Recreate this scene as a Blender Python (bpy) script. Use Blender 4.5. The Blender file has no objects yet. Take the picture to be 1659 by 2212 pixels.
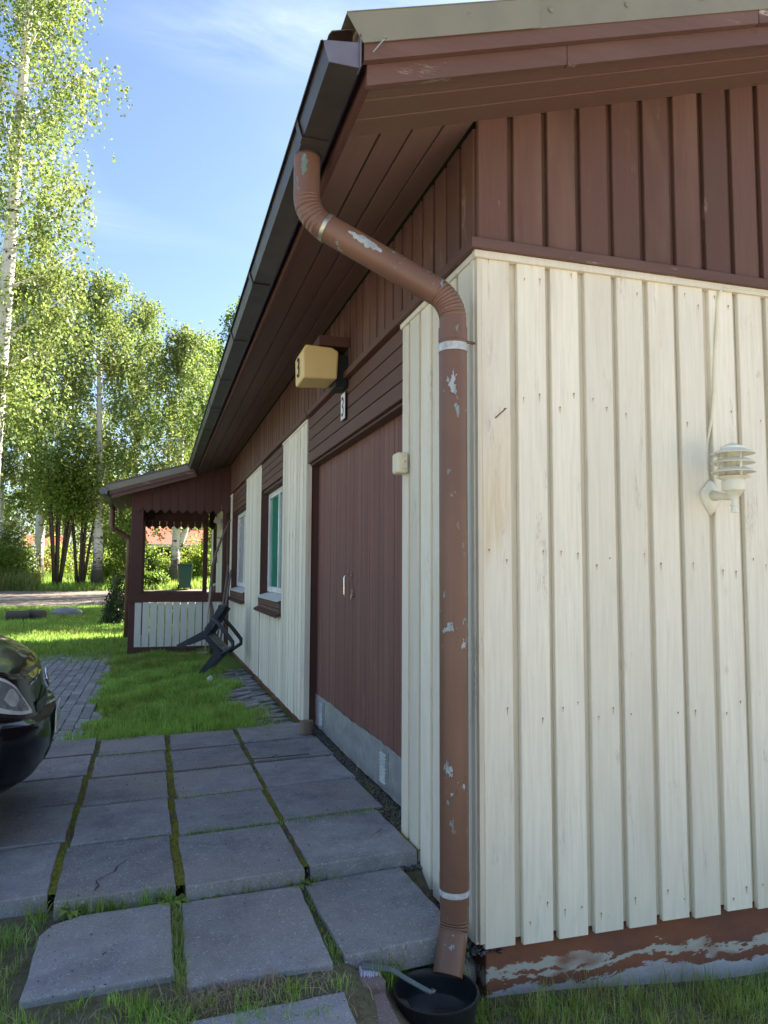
import bpy, bmesh, math, random
import numpy as np
from mathutils import Vector, Matrix
random.seed(7); rng = np.random.default_rng(11)
S = bpy.context.scene; COL = S.collection
R = math.radians

# ------------------------------------------------------------ camera, sky, sun, exposure
cam_d = bpy.data.cameras.new('camera'); cam = bpy.data.objects.new('camera', cam_d); COL.objects.link(cam)
YAW, PITCH, ROLL = 0.29491, 0.08005, 0.0047254
cy, sy, cp, sp = math.cos(YAW), math.sin(YAW), math.cos(PITCH), math.sin(PITCH)
fw = Vector((sy*cp, cy*cp, sp)); rt = Vector((cy, -sy, 0)); up = rt.cross(fw)
r2 = math.cos(ROLL)*rt + math.sin(ROLL)*up; u2 = -math.sin(ROLL)*rt + math.cos(ROLL)*up
M = Matrix((r2, u2, -fw)).transposed().to_4x4(); M.translation = Vector((-1.16393, -2.60763, 1.227))
cam.matrix_world = M
cam_d.sensor_fit = 'HORIZONTAL'; cam_d.sensor_width = 36; cam_d.lens = 36*1622.28/1659
cam_d.clip_start = .05; cam_d.clip_end = 2000
S.camera = cam

SUN_AZ, SUN_EL = R(66), R(34)          # azimuth from +Y towards +X
W = bpy.data.worlds.new('World'); S.world = W; W.use_nodes = True
nt = W.node_tree; nt.nodes.clear()
def nn(t, typ, **kw):
    n = t.nodes.new(typ)
    for k, v in kw.items():
        if k.startswith('i_'): n.inputs[k[2:].replace('_', ' ')].default_value = v
        else: setattr(n, k, v)
    return n
sky = nn(nt, 'ShaderNodeTexSky', sky_type='NISHITA', sun_disc=False, sun_elevation=SUN_EL, sun_rotation=SUN_AZ,
         air_density=1.0, dust_density=1.2, ozone_density=2.5)
tc = nn(nt, 'ShaderNodeTexCoord')
sep = nn(nt, 'ShaderNodeSeparateXYZ'); nt.links.new(tc.outputs['Generated'], sep.inputs[0])
mz = nn(nt, 'ShaderNodeMath', operation='MAXIMUM'); mz.inputs[1].default_value = .06; nt.links.new(sep.outputs[2], mz.inputs[0])
dx = nn(nt, 'ShaderNodeMath', operation='DIVIDE'); nt.links.new(sep.outputs[0], dx.inputs[0]); nt.links.new(mz.outputs[0], dx.inputs[1])
dy = nn(nt, 'ShaderNodeMath', operation='DIVIDE'); nt.links.new(sep.outputs[1], dy.inputs[0]); nt.links.new(mz.outputs[0], dy.inputs[1])
cmb = nn(nt, 'ShaderNodeCombineXYZ'); nt.links.new(dx.outputs[0], cmb.inputs[0]); nt.links.new(dy.outputs[0], cmb.inputs[1])
mp = nn(nt, 'ShaderNodeMapping'); mp.inputs['Location'].default_value = (.42, 1.9, 0); mp.inputs['Rotation'].default_value = (0, 0, R(24)); mp.inputs['Scale'].default_value = (.55, 1.25, 1)
nt.links.new(cmb.outputs[0], mp.inputs[0])
cn1 = nn(nt, 'ShaderNodeTexNoise', i_Scale=.75, i_Detail=2.0, i_Roughness=.5, i_Distortion=.8); nt.links.new(mp.outputs[0], cn1.inputs[0])
cn2 = nn(nt, 'ShaderNodeTexNoise', i_Scale=2.6, i_Detail=7.0, i_Roughness=.6, i_Distortion=1.6); nt.links.new(mp.outputs[0], cn2.inputs[0])
cr1 = nn(nt, 'ShaderNodeMapRange'); cr1.inputs[1].default_value = .42; cr1.inputs[2].default_value = .66; nt.links.new(cn1.outputs[0], cr1.inputs[0])
cr2 = nn(nt, 'ShaderNodeMapRange'); cr2.inputs[1].default_value = .32; cr2.inputs[2].default_value = .8; nt.links.new(cn2.outputs[0], cr2.inputs[0])
cm = nn(nt, 'ShaderNodeMath', operation='MULTIPLY'); nt.links.new(cr1.outputs[0], cm.inputs[0]); nt.links.new(cr2.outputs[0], cm.inputs[1])
cm2 = nn(nt, 'ShaderNodeMath', operation='MULTIPLY'); cm2.inputs[1].default_value = .6; nt.links.new(cm.outputs[0], cm2.inputs[0])
cf = nn(nt, 'ShaderNodeMapRange'); cf.inputs[1].default_value = .36; cf.inputs[2].default_value = .52; nt.links.new(sep.outputs[2], cf.inputs[0])
cm3 = nn(nt, 'ShaderNodeMath', operation='MULTIPLY'); nt.links.new(cm2.outputs[0], cm3.inputs[0]); nt.links.new(cf.outputs[0], cm3.inputs[1])
mixc = nn(nt, 'ShaderNodeMix', data_type='RGBA'); nt.links.new(cm3.outputs[0], mixc.inputs[0]); nt.links.new(sky.outputs[0], mixc.inputs[6])
mixc.inputs[7].default_value = (8.2, 8.6, 9.2, 1)
bg = nn(nt, 'ShaderNodeBackground'); bg.inputs[1].default_value = .05; nt.links.new(mixc.outputs[2], bg.inputs[0])
wo = nn(nt, 'ShaderNodeOutputWorld'); nt.links.new(bg.outputs[0], wo.inputs[0])

sd = bpy.data.lights.new('sun', 'SUN'); sd.energy = 5.0; sd.angle = R(.55); sd.color = (1, .94, .84)
sun = bpy.data.objects.new('sun', sd); COL.objects.link(sun)
sdir = Vector((math.sin(SUN_AZ)*math.cos(SUN_EL), math.cos(SUN_AZ)*math.cos(SUN_EL), math.sin(SUN_EL)))
sun.rotation_euler = sdir.to_track_quat('Z', 'Y').to_euler(); sun.location = (20, 25, 30)
S.view_settings.view_transform = 'Standard'; S.view_settings.look = 'None'; S.view_settings.gamma = 1; S.view_settings.exposure = 2.5
S.view_settings.use_curve_mapping = False
S.render.engine = 'CYCLES'
S.cycles.max_bounces = 6; S.cycles.diffuse_bounces = 4; S.cycles.glossy_bounces = 3; S.cycles.transmission_bounces = 4

# ------------------------------------------------------------ helpers
def tag(o, label=None, cat=None, group=None, kind=None):
    if label: o['label'] = label
    if cat: o['category'] = cat
    if group: o['group'] = group
    if kind: o['kind'] = kind
    return o
def link(name, me, mat=None, parent=None):
    o = bpy.data.objects.new(name, me); COL.objects.link(o)
    if mat and me and not me.materials: me.materials.append(mat)
    if parent: o.parent = parent
    return o
def empty(name, loc=(0, 0, 0), rz=0):
    o = bpy.data.objects.new(name, None); COL.objects.link(o); o.location = loc; o.rotation_euler = (0, 0, rz); o.empty_display_size = .1
    return o
def mesh(name, v, f, smooth=False):
    me = bpy.data.meshes.new(name); me.from_pydata([tuple(p) for p in v], [], [tuple(q) for q in f]); me.update()
    if smooth: me.polygons.foreach_set('use_smooth', [True]*len(me.polygons))
    return me
def npmesh(name, V, F):
    """V (n,3) array, F (m,k) array of one polygon size"""
    me = bpy.data.meshes.new(name); V = np.asarray(V, np.float32); F = np.asarray(F, np.int32); m, k = F.shape
    me.vertices.add(len(V)); me.vertices.foreach_set('co', V.ravel())
    me.loops.add(m*k); me.loops.foreach_set('vertex_index', F.ravel())
    me.polygons.add(m); me.polygons.foreach_set('loop_start', np.arange(0, m*k, k, dtype=np.int32))
    me.update(calc_edges=True); me.validate()
    return me
class MB:
    def __init__(s): s.v = []; s.f = []
    def add(s, v, f):
        b = len(s.v); s.v += [tuple(p) for p in v]; s.f += [tuple(i+b for i in q) for q in f]; return s
    def box(s, x0, x1, y0, y1, z0, z1):
        return s.add([(x0,y0,z0),(x1,y0,z0),(x1,y1,z0),(x0,y1,z0),(x0,y0,z1),(x1,y0,z1),(x1,y1,z1),(x0,y1,z1)],
                     [(0,3,2,1),(4,5,6,7),(0,1,5,4),(1,2,6,5),(2,3,7,6),(3,0,4,7)])
    def prism(s, poly, fn0, fn1):
        """poly list of 2D points; fn maps (a,b)->3D for the two ends"""
        n = len(poly); v = [fn0(*p) for p in poly]+[fn1(*p) for p in poly]
        return s.add(v, [tuple(range(n))[::-1], tuple(range(n, 2*n))]+[(i, (i+1) % n, n+(i+1) % n, n+i) for i in range(n)])
    def tube(s, pts, rad, n=12, caps=True):
        pts = [Vector(p) for p in pts]; rings = []; prev = None
        if not hasattr(rad, '__len__'): rad = [rad]*len(pts)
        b0 = len(s.v)
        for i, p in enumerate(pts):
            t = (pts[min(i+1, len(pts)-1)]-pts[max(i-1, 0)]).normalized()
            if prev is None: a = t.orthogonal().normalized()
            else: a = (prev-t*prev.dot(t)).normalized()
            prev = a; b = t.cross(a)
            for k in range(n):
                an = 2*math.pi*k/n; s.v.append(tuple(p+(a*math.cos(an)+b*math.sin(an))*rad[i]))
        for i in range(len(pts)-1):
            for k in range(n):
                a0 = b0+i*n+k; a1 = b0+i*n+(k+1) % n; s.f.append((a0, a1, a1+n, a0+n))
        if caps:
            s.f.append(tuple(b0+k for k in range(n))[::-1]); s.f.append(tuple(b0+(len(pts)-1)*n+k for k in range(n)))
        return s
    def lathe(s, prof, c=(0, 0, 0), n=32, axis=None):
        b0 = len(s.v); m = len(prof)
        for k in range(n):
            an = 2*math.pi*k/n
            for r, z in prof: s.v.append((c[0]+r*math.cos(an), c[1]+r*math.sin(an), c[2]+z))
        for k in range(n):
            for j in range(m-1):
                a = b0+k*m+j; b = b0+((k+1) % n)*m+j; s.f.append((a, b, b+1, a+1))
        return s
    def build(s, name, mat, parent=None, smooth=False, bevel=0, auto=None):
        me = mesh(name, s.v, s.f, smooth)
        if auto is not None:
            me.polygons.foreach_set('use_smooth', [True]*len(me.polygons)); me.set_sharp_from_angle(angle=R(auto))
        o = link(name, me, mat, parent)
        if bevel:
            m = o.modifiers.new('bevel', 'BEVEL'); m.width = bevel; m.segments = 2; m.limit_method = 'ANGLE'; m.angle_limit = R(40)
        return o

# ------------------------------------------------------------ materials
MATS = {}
class NB:
    """small node builder"""
    def __init__(s, name):
        s.m = bpy.data.materials.new(name); s.m.use_nodes = True; s.t = s.m.node_tree; s.b = s.t.nodes['Principled BSDF']; MATS[name] = s.m
    def n(s, typ, **kw): return nn(s.t, typ, **kw)
    def l(s, a, b): s.t.links.new(a, b); return b.node
    def coord(s, scale=(1, 1, 1), rnd=True, obj=False, rot=(0, 0, 0)):
        if obj: src = s.n('ShaderNodeTexCoord').outputs['Object']
        else: src = s.n('ShaderNodeNewGeometry').outputs['Position']
        if rnd:
            oi = s.n('ShaderNodeObjectInfo'); mu = s.n('ShaderNodeMath', operation='MULTIPLY'); mu.inputs[1].default_value = 37.; s.l(oi.outputs['Random'], mu.inputs[0])
            ad = s.n('ShaderNodeVectorMath', operation='ADD'); s.l(src, ad.inputs[0]); s.l(mu.outputs[0], ad.inputs[1]); src = ad.outputs[0]
        mp = s.n('ShaderNodeMapping'); mp.inputs['Scale'].default_value = scale; mp.inputs['Rotation'].default_value = rot; s.l(src, mp.inputs[0])
        return mp.outputs[0]
    def noise(s, vec, scale=5, detail=4, rough=.55, dist=0):
        x = s.n('ShaderNodeTexNoise'); x.inputs['Scale'].default_value = scale; x.inputs['Detail'].default_value = detail; x.inputs['Roughness'].default_value = rough; x.inputs['Distortion'].default_value = dist
        s.l(vec, x.inputs['Vector']); return x.outputs[0]
    def rng(s, v, a, b, c=0, d=1):
        x = s.n('ShaderNodeMapRange'); x.inputs[1].default_value = a; x.inputs[2].default_value = b; x.inputs[3].default_value = c; x.inputs[4].default_value = d; s.l(v, x.inputs[0]); return x.outputs[0]
    def mix(s, fac, a, b):
        x = s.n('ShaderNodeMix', data_type='RGBA')
        for i, q in ((0, fac), (6, a), (7, b)):
            if isinstance(q, (tuple, list)): x.inputs[i].default_value = (*q, 1) if len(q) == 3 else q
            elif isinstance(q, (int, float)): x.inputs[i].default_value = q
            else: s.l(q, x.inputs[i])
        return x.outputs[2]
    def math(s, op, a, b=None):
        x = s.n('ShaderNodeMath', operation=op)
        for i, q in ((0, a), (1, b)):
            if q is None: continue
            if isinstance(q, (int, float)): x.inputs[i].default_value = q
            else: s.l(q, x.inputs[i])
        return x.outputs[0]
    def hsv(s, col, h=None, sat=None, val=None):
        x = s.n('ShaderNodeHueSaturation')
        if isinstance(col, (tuple, list)): x.inputs['Color'].default_value = (*col, 1)
        else: s.l(col, x.inputs['Color'])
        for nme, q in (('Hue', h), ('Saturation', sat), ('Value', val)):
            if q is None: continue
            if isinstance(q, (int, float)): x.inputs[nme].default_value = q
            else: s.l(q, x.inputs[nme])
        return x.outputs[0]
    def bump(s, h, strength=.3, dist=.01):
        x = s.n('ShaderNodeBump'); x.inputs['Strength'].default_value = strength; x.inputs['Distance'].default_value = dist; s.l(h, x.inputs['Height']); s.l(x.outputs[0], s.b.inputs['Normal'])
    def out(s, col=None, rough=.6, spec=.3, metal=0):
        if col is not None:
            if isinstance(col, (tuple, list)): s.b.inputs['Base Color'].default_value = (*col, 1)
            else: s.l(col, s.b.inputs['Base Color'])
        if isinstance(rough, (int, float)): s.b.inputs['Roughness'].default_value = rough
        else: s.l(rough, s.b.inputs['Roughness'])
        s.b.inputs['Specular IOR Level'].default_value = spec; s.b.inputs['Metallic'].default_value = metal
        return s.m
    def objrand(s): return s.n('ShaderNodeObjectInfo').outputs['Random']

def painted_wood(name, col, axis='z', worn=(.35, .3, .26), wear=.62, var=.14, dirt=(.25, .2, .15), dirt_amt=.25, rough=.62, edge=.2):
    b = NB(name); sc = {'z': (1, 1, .045), 'x': (.045, 1, 1), 'y': (1, .045, 1)}[axis]; sc2 = {'z': (1, 1, .2), 'x': (.2, 1, 1), 'y': (1, .2, 1)}[axis]
    g = b.coord(sc); grain = b.noise(g, 85, 4, .6, .6); fine = b.noise(b.coord(sc2), 210, 2, .6)
    big = b.noise(b.coord(sc2), 3.2, 4, .6, .3)
    c = b.hsv(col, None, None, b.rng(b.objrand(), 0, 1, 1-var, 1+var*.6))
    c = b.mix(b.rng(grain, .35, .72, 0, .42), c, tuple(x*.70 for x in col))
    c = b.mix(b.math('MULTIPLY', b.rng(big, .5, .78), dirt_amt), c, dirt)
    wr = b.math('MULTIPLY', b.rng(b.noise(b.coord(sc2), 9, 6, .7, .4), wear, wear+.1), b.rng(fine, .35, .6))
    c = b.mix(wr, c, worn)
    knot = b.n('ShaderNodeTexVoronoi'); knot.inputs['Scale'].default_value = 3.3; b.l(b.coord({'z': (1, 1, .6), 'x': (.6, 1, 1), 'y': (1, .6, 1)}[axis]), knot.inputs['Vector'])
    kn = b.rng(knot.outputs['Distance'], .035, .06, .35, 0); c = b.mix(kn, c, tuple(x*.6 for x in col))
    if name == 'cream_paint':
        gp = b.n('ShaderNodeSeparateXYZ'); b.l(b.n('ShaderNodeNewGeometry').outputs['Position'], gp.inputs[0])
        mk_ = b.math('MULTIPLY', b.rng(gp.outputs[0], .145, .125), b.rng(gp.outputs[0], .012, .02)); zz_ = b.math('ADD', gp.outputs[2], b.math('MULTIPLY', b.math('SUBTRACT', big, .5), .9))
        st_ = b.math('MULTIPLY', b.math('MULTIPLY', b.rng(zz_, 1.30, 1.42), b.rng(zz_, 1.88, 1.6)), mk_); c = b.mix(b.math('MULTIPLY', st_, b.rng(grain, .3, .6, .15, .55)), c, (.62, .46, .24))
        c = b.mix(b.math('MULTIPLY', b.rng(b.noise(b.coord((1, 1, .12)), 22, 5, .7), .61, .70, 0, .7), b.rng(big, .35, .6)), c, (.50, .42, .33))
    b.out(c, rough, .25); b.bump(b.math('ADD', b.math('MULTIPLY', grain, .7), b.math('ADD', b.math('MULTIPLY', fine, .35), b.math('MULTIPLY', kn, -1.5))), .35, .004)
    return b.m
CREAM = (.79, .745, .61); BROWN = (.122, .063, .047)
cream = painted_wood('cream_paint', CREAM, 'z', worn=(.46, .41, .35), wear=.60, var=.15, dirt=(.50, .43, .33), dirt_amt=.5)
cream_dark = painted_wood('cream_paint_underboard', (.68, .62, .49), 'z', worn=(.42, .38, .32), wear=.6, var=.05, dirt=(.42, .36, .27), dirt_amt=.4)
brown = painted_wood('brown_paint', BROWN, 'z', worn=(.30, .20, .16), wear=.63, var=.2, dirt=(.24, .14, .10), dirt_amt=.7)
brown_y = painted_wood('brown_paint_along_wall', BROWN, 'y', worn=(.30, .22, .18), wear=.69, var=.10, dirt=(.19, .10, .075), dirt_amt=.4)
brown_x = painted_wood('brown_paint_along_gable', (.130, .070, .055), 'x', worn=(.50, .44, .38), wear=.605, var=.10, dirt=(.2, .12, .1), dirt_amt=.5)
soffit_m = painted_wood('soffit_paint', (.185, .11, .086), 'y', worn=(.28, .22, .19), wear=.74, var=.06, dirt=(.09, .05, .045), dirt_amt=.3)
soffit_x = painted_wood('gable_soffit_paint', (.165, .096, .073), 'x', worn=(.28, .22, .19), wear=.74, var=.06, dirt=(.12, .07, .06), dirt_amt=.3)
door_red = painted_wood('door_paint', (.19, .092, .077), 'z', worn=(.36, .26, .22), wear=.64, var=.14, dirt=(.25, .135, .105), dirt_amt=.6)
porch_brown = painted_wood('porch_paint', (.095, .042, .034), 'z', wear=.75, var=.06, dirt=(.1, .06, .05))
white_slat = painted_wood('white_paint', (.70, .69, .64), 'z', worn=(.5, .48, .42), wear=.7, var=.04, dirt=(.5, .46, .38), dirt_amt=.3)
oldwood = painted_wood('weathered_wood', (.24, .18, .13), 'z', worn=(.4, .36, .3), wear=.5, var=.1)

def plain(name, col, rough=.5, spec=.4, metal=0, var=.12, scale=14, bump=.08, dirt=None):
    b = NB(name); nz = b.noise(b.coord((1, 1, 1)), scale, 5, .6); c = b.hsv(col, None, None, b.rng(nz, .3, .7, 1-var, 1+var))
    if dirt: c = b.mix(b.rng(b.noise(b.coord((1, 1, .5)), 4, 6, .65), .48, .72, 0, .7), c, dirt)
    b.out(c, b.rng(nz, .3, .7, max(rough-.08, .02), rough+.08), spec, metal)
    if bump: b.bump(b.noise(b.coord(), scale*6, 3), bump, .003)
    return b.m
gutter_m = plain('dark_gutter_steel', (.045, .038, .036), .42, .4, .0, .2, 5, .03, (.075, .068, .052))
gutter_in = plain('gutter_end_steel', (.13, .125, .16), .35, .5)
flash_m = plain('olive_flashing', (.20, .185, .135), .5, .4, 0, .08, 6, .02)
roof_m = plain('roof_sheet', (.11, .075, .06), .45, .4)
galv = plain('galvanised_steel', (.42, .44, .46), .42, .5, .55, .2, 16, .05, (.30, .31, .32))
steel = plain('bright_steel', (.75, .75, .73), .2, .5, 1.0, .05, 10, 0)
plastic_y = plain('yellowed_plastic', (.68, .51, .21), .5, .4, 0, .05, 6, .03)
plastic_c = plain('cream_plastic', (.70, .65, .47), .42, .45, 0, .05, 9, .03)
lamp_m = plain('lamp_enamel', (.76, .75, .63), .38, .5, 0, .06, 9, .03, (.66, .60, .36))
black_pl = plain('black_plastic', (.012, .014, .017), .38, .45, 0, .2, 9, .04)
navy_pl = plain('dark_navy_plastic', (.022, .027, .045), .36, .5, 0, .15, 8, .04)
white_m = plain('white_enamel', (.75, .75, .73), .4, .4)
ink = plain('black_ink', (.012, .012, .012), .5)
green_cl = plain('green_curtain', (.02, .30, .19), .8, .1, 0, .15, 6, .05)
winwhite = plain('window_white', (.68, .69, .68), .45, .4, 0, .1, 8, .05, (.5, .5, .46))
glass = NB('window_glass'); _tr = glass.n('ShaderNodeBsdfTransparent'); _gl = glass.n('ShaderNodeBsdfGlossy'); _gl.inputs['Roughness'].default_value = .02; _mx = glass.n('ShaderNodeMixShader'); _lw = glass.n('ShaderNodeLayerWeight'); _lw.inputs[0].default_value = .12
glass.l(glass.rng(_lw.outputs['Fresnel'], 0, 1, .02, .45), _mx.inputs[0]); glass.l(_tr.outputs[0], _mx.inputs[1]); glass.l(_gl.outputs[0], _mx.inputs[2]); glass.l(_mx.outputs[0], glass.t.nodes['Material Output'].inputs[0]); glass = glass.m
water = NB('basin_water'); water.b.inputs['Transmission Weight'].default_value = .6; water.out((.05, .06, .06), .03, .5); water = water.m
grey_pl = plain('grey_green_plastic', (.12, .15, .15), .45)
bristle_m = plain('bristles', (.62, .58, .72), .7)
bark_brown = plain('brown_bark', (.10, .075, .055), .9, .1, 0, .35, 30, .6)
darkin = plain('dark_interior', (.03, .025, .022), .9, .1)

def pipe_paint():
    b = NB('downpipe_paint'); v = b.coord((1, 1, .55), rnd=False)
    big = b.noise(v, 3, 5, .6); c = b.mix(b.rng(big, .35, .65), (.135, .070, .048), (.175, .092, .058))
    fl = b.noise(v, 11, 6, .66, .3); sel = b.noise(b.coord((1, 1, 1), rnd=False), 2.1, 2, .5)
    m = b.math('MULTIPLY', b.rng(fl, .64, .652), b.rng(sel, .44, .5))
    sp = b.noise(v, 34, 3, .6); m = b.math('MAXIMUM', m, b.math('MULTIPLY', b.rng(sp, .645, .66), b.rng(sel, .46, .56)))
    edge_m = b.math('MULTIPLY', b.rng(fl, .615, .63), b.rng(sel, .43, .49)); c = b.mix(b.math('MULTIPLY', edge_m, .7), c, (.09, .045, .035)); c = b.mix(m, c, b.mix(b.rng(sp, .4, .6), (.36, .39, .38), (.20, .27, .28)))
    st = b.noise(b.coord((1, 1, .03), rnd=False), 60, 3); c = b.mix(b.rng(st, .62, .8, 0, .5), c, (.22, .11, .06))
    b.out(c, .42, .4); b.bump(b.math('SUBTRACT', b.noise(v, 120, 2), m), .12, .002); return b.m
pipe_m = pipe_paint()

def plinth_paint():
    b = NB('plinth_paint'); g = b.n('ShaderNodeNewGeometry').outputs['Position']; sx = b.n('ShaderNodeSeparateXYZ'); b.l(g, sx.inputs[0])
    v = b.coord((.6, 1, 1.4), rnd=False); nz = b.noise(v, 5, 7, .68, .2); n2 = b.noise(b.coord((.7, 1, 2), rnd=False), 26, 5, .7)
    zz = b.math('ADD', b.math('ADD', sx.outputs[2], b.math('MULTIPLY', sx.outputs[0], .02)), b.math('MULTIPLY', b.math('SUBTRACT', nz, .5), .26))
    edge = b.math('ADD', zz, b.math('MULTIPLY', b.math('SUBTRACT', n2, .5), .07))
    paint = b.rng(edge, -.305, -.30)                       # painted above, bare concrete below
    stripe = b.math('MULTIPLY', b.rng(edge, -.262, -.256), b.rng(edge, -.222, -.228)); stripe = b.math('MULTIPLY', stripe, b.rng(b.noise(b.coord((.5, 1, 1), rnd=False), 2.6, 3), .46, .50))
    conc = b.mix(b.rng(n2, .35, .65), (.42, .40, .42), (.33, .31, .33)); conc = b.mix(b.rng(nz, .4, .7), conc, (.48, .47, .49))
    pc = b.mix(b.rng(nz, .4, .65), (.24, .10, .055), (.17, .08, .06))
    c = b.mix(paint, conc, pc); c = b.mix(stripe, c, (.44, .42, .36)); b.out(c, .85, .15); b.bump(b.math('ADD', n2, paint), .25, .004); return b.m
plinth_m = plinth_paint()

def concrete(name, c0, c1, spk=(.36, .36, .40), warm=None):
    b = NB(name); v = b.coord(); n1 = b.noise(v, 7, 6, .65); n2 = b.noise(v, 150, 3, .7); n3 = b.noise(b.coord((1, .4, 1)), 60, 3, .6)
    c = b.mix(b.rng(n1, .3, .7), c0, c1); c = b.hsv(c, None, None, b.rng(b.objrand(), 0, 1, .78, 1.15))
    if warm: c = b.mix(b.rng(b.noise(b.coord(rnd=False), 1.1, 3), .45, .65, 0, .8), c, warm)
    c = b.mix(b.rng(n2, .60, .66, 0, .9), c, spk); c = b.mix(b.rng(b.noise(v, 2.6, 5, .7), .5, .7, 0, .45), c, tuple(x*.62 for x in c0)); c = b.mix(b.rng(b.noise(v, 55, 4, .7), .60, .68, 0, .6), c, spk); c = b.mix(b.rng(n3, .70, .78, 0, .5), c, (.4, .4, .43)); c = b.mix(b.rng(b.noise(v, 90, 2), .66, .73, 0, .8), c, (.05, .05, .055))
    b.out(c, .9, .15); b.bump(b.math('ADD', n2, b.math('MULTIPLY', n1, 1.2)), .5, .006); return b.m
slab_m = concrete('slab_concrete', (.20, .198, .21), (.325, .318, .328), (.56, .56, .58), warm=(.31, .275, .255))
paver_m = concrete('paver_concrete', (.25, .24, .24), (.34, .33, .32))
stone_m = concrete('field_stone', (.22, .21, .21), (.34, .33, .32), (.5, .5, .5))

def moss():
    b = NB('joint_moss'); v = b.coord(rnd=False); n = b.noise(v, 40, 4, .6); p = b.noise(v, 3.3, 3)
    c = b.mix(b.rng(n, .35, .65), (.14, .15, .02), (.24, .22, .05)); c = b.mix(b.rng(p, .45, .6), c, (.11, .09, .075)); b.out(c, .95, .05); b.bump(n, .8, .01); return b.m
moss_m = moss()
def soil():
    b = NB('ground_soil_and_turf'); v = b.coord(rnd=False); n = b.noise(v, 30, 5, .65); p = b.noise(v, .8, 4)
    c = b.mix(b.rng(n, .35, .65), (.10, .17, .035), (.15, .23, .06)); c = b.mix(b.rng(p, .52, .72, 0, .6), c, (.10, .11, .04))
    g = b.n('ShaderNodeNewGeometry').outputs['Position']; sx = b.n('ShaderNodeSeparateXYZ'); b.l(g, sx.inputs[0])
    near = b.rng(sx.outputs[1], 3.3, 3.9, 1, 0)
    c = b.mix(b.math('MULTIPLY', near, .85), c, b.mix(b.rng(n, .35, .65), (.11, .09, .065), (.18, .15, .115)))
    b.out(c, .95, .05); b.bump(n, .8, .03); return b.m
soil_m = soil()
def gravel():
    b = NB('gravel'); v = b.coord(rnd=False); vo = b.n('ShaderNodeTexVoronoi'); vo.inputs['Scale'].default_value = 55; b.l(v, vo.inputs['Vector'])
    c = b.mix(b.rng(b.noise(v, 70, 3), .35, .65), (.10, .095, .09), (.21, .20, .19)); b.out(c, .9, .1); b.bump(vo.outputs['Distance'], .9, .02); return b.m
gravel_m = gravel()
def roadm():
    b = NB('road_gravel'); v = b.coord(rnd=False); c = b.mix(b.rng(b.noise(v, 40, 4), .35, .65), (.20, .165, .145), (.30, .25, .215)); c = b.mix(b.rng(b.noise(v, .8, 3), .4, .7, 0, .5), c, (.17, .14, .12)); b.out(c, .95, .05); b.bump(b.noise(v, 60, 3), .6, .02); return b.m
road_m = roadm()
def leafmat(name, c0, c1, trans=.45, gloss=.35):
    b = NB(name); rp = b.n('ShaderNodeNewGeometry').outputs['Random Per Island']
    c = b.mix(rp, c0, c1); n = b.noise(b.coord(rnd=True), .55, 3); c = b.hsv(c, b.rng(n, .3, .7, .485, .515), None, b.rng(n, .3, .7, .75, 1.2))
    if 'grass' in name: n3 = b.noise(b.coord(rnd=False), 6, 3); c = b.hsv(c, b.rng(n3, .3, .7, .475, .51), None, b.rng(n3, .3, .7, .7, 1.35))
    b.out(c, .45, gloss); tr = b.n('ShaderNodeBsdfTranslucent'); b.l(b.hsv(c, .49, 1.05, 1.5), tr.inputs[0])
    mx = b.n('ShaderNodeMixShader'); mx.inputs[0].default_value = trans; b.l(b.b.outputs[0], mx.inputs[1]); b.l(tr.outputs[0], mx.inputs[2])
    b.l(mx.outputs[0], b.t.nodes['Material Output'].inputs[0]); return b.m
leaf_birch = leafmat('birch_leaves', (.115, .165, .04), (.205, .25, .08), .52)
leaf_dark = leafmat('dark_leaves', (.11, .18, .035), (.18, .25, .055), .55)
leaf_bright = leafmat('bright_leaves', (.16, .23, .035), (.25, .30, .065), .55)
leaf_thuja = leafmat('evergreen_leaves', (.03, .055, .015), (.075, .085, .03), .2)
grass_m = leafmat('grass_blades', (.11, .25, .035), (.37, .47, .13), .5, .25)
grass_dry = leafmat('mixed_grass_blades', (.15, .26, .05), (.34, .35, .15), .4, .2)
straw_m = leafmat('dry_straw', (.30, .23, .15), (.42, .34, .25), .2, .1)
petal_m = leafmat('white_petals', (.75, .75, .7), (.85, .85, .8), .3, .1)
def birchbark():
    b = NB('birch_bark'); v = b.coord((1, 1, 2.6), obj=True); n = b.noise(v, 2.4, 5, .65, .6); n2 = b.noise(b.coord((1, 1, 7), obj=True), 5, 4, .6)
    tcn = b.n('ShaderNodeTexCoord'); sx = b.n('ShaderNodeSeparateXYZ'); b.l(tcn.outputs['Object'], sx.inputs[0])
    base = b.math('ADD', sx.outputs[2], b.math('MULTIPLY', b.math('SUBTRACT', n, .5), 3.5)); bm = b.rng(base, .9, 1.6, 1, 0)
    c = b.mix(b.rng(n2, .3, .6), (.62, .57, .50), (.76, .72, .66)); c = b.mix(b.rng(n, .58, .62), c, (.06, .05, .045)); c = b.mix(b.rng(n2, .66, .70), c, (.09, .07, .06)); c = b.mix(bm, c, (.10, .08, .07))
    b.out(c, .75, .2); b.bump(n2, .4, .02); return b.m
bark_birch = birchbark()
car_paint = NB('black_car_paint'); car_paint.b.inputs['Coat Weight'].default_value = .55; car_paint.b.inputs['Coat Roughness'].default_value = .02; car_paint.out((.0025, .003, .005), .3, .15); car_paint = car_paint.m
chrome = plain('chrome', (.8, .8, .82), .08, .5, 1.0, .02, 5, 0)
tyre_m = plain('tyre_rubber', (.015, .015, .015), .8)
lens_m = NB('headlight_lens'); lens_m.b.inputs['Coat Weight'].default_value = 1.0; lens_m.out(lens_m.mix(lens_m.rng(lens_m.noise(lens_m.coord(rnd=False), 9, 2), .4, .6), (.42, .45, .46), (.62, .64, .65)), .2, .5); lens_m = lens_m.m
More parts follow.
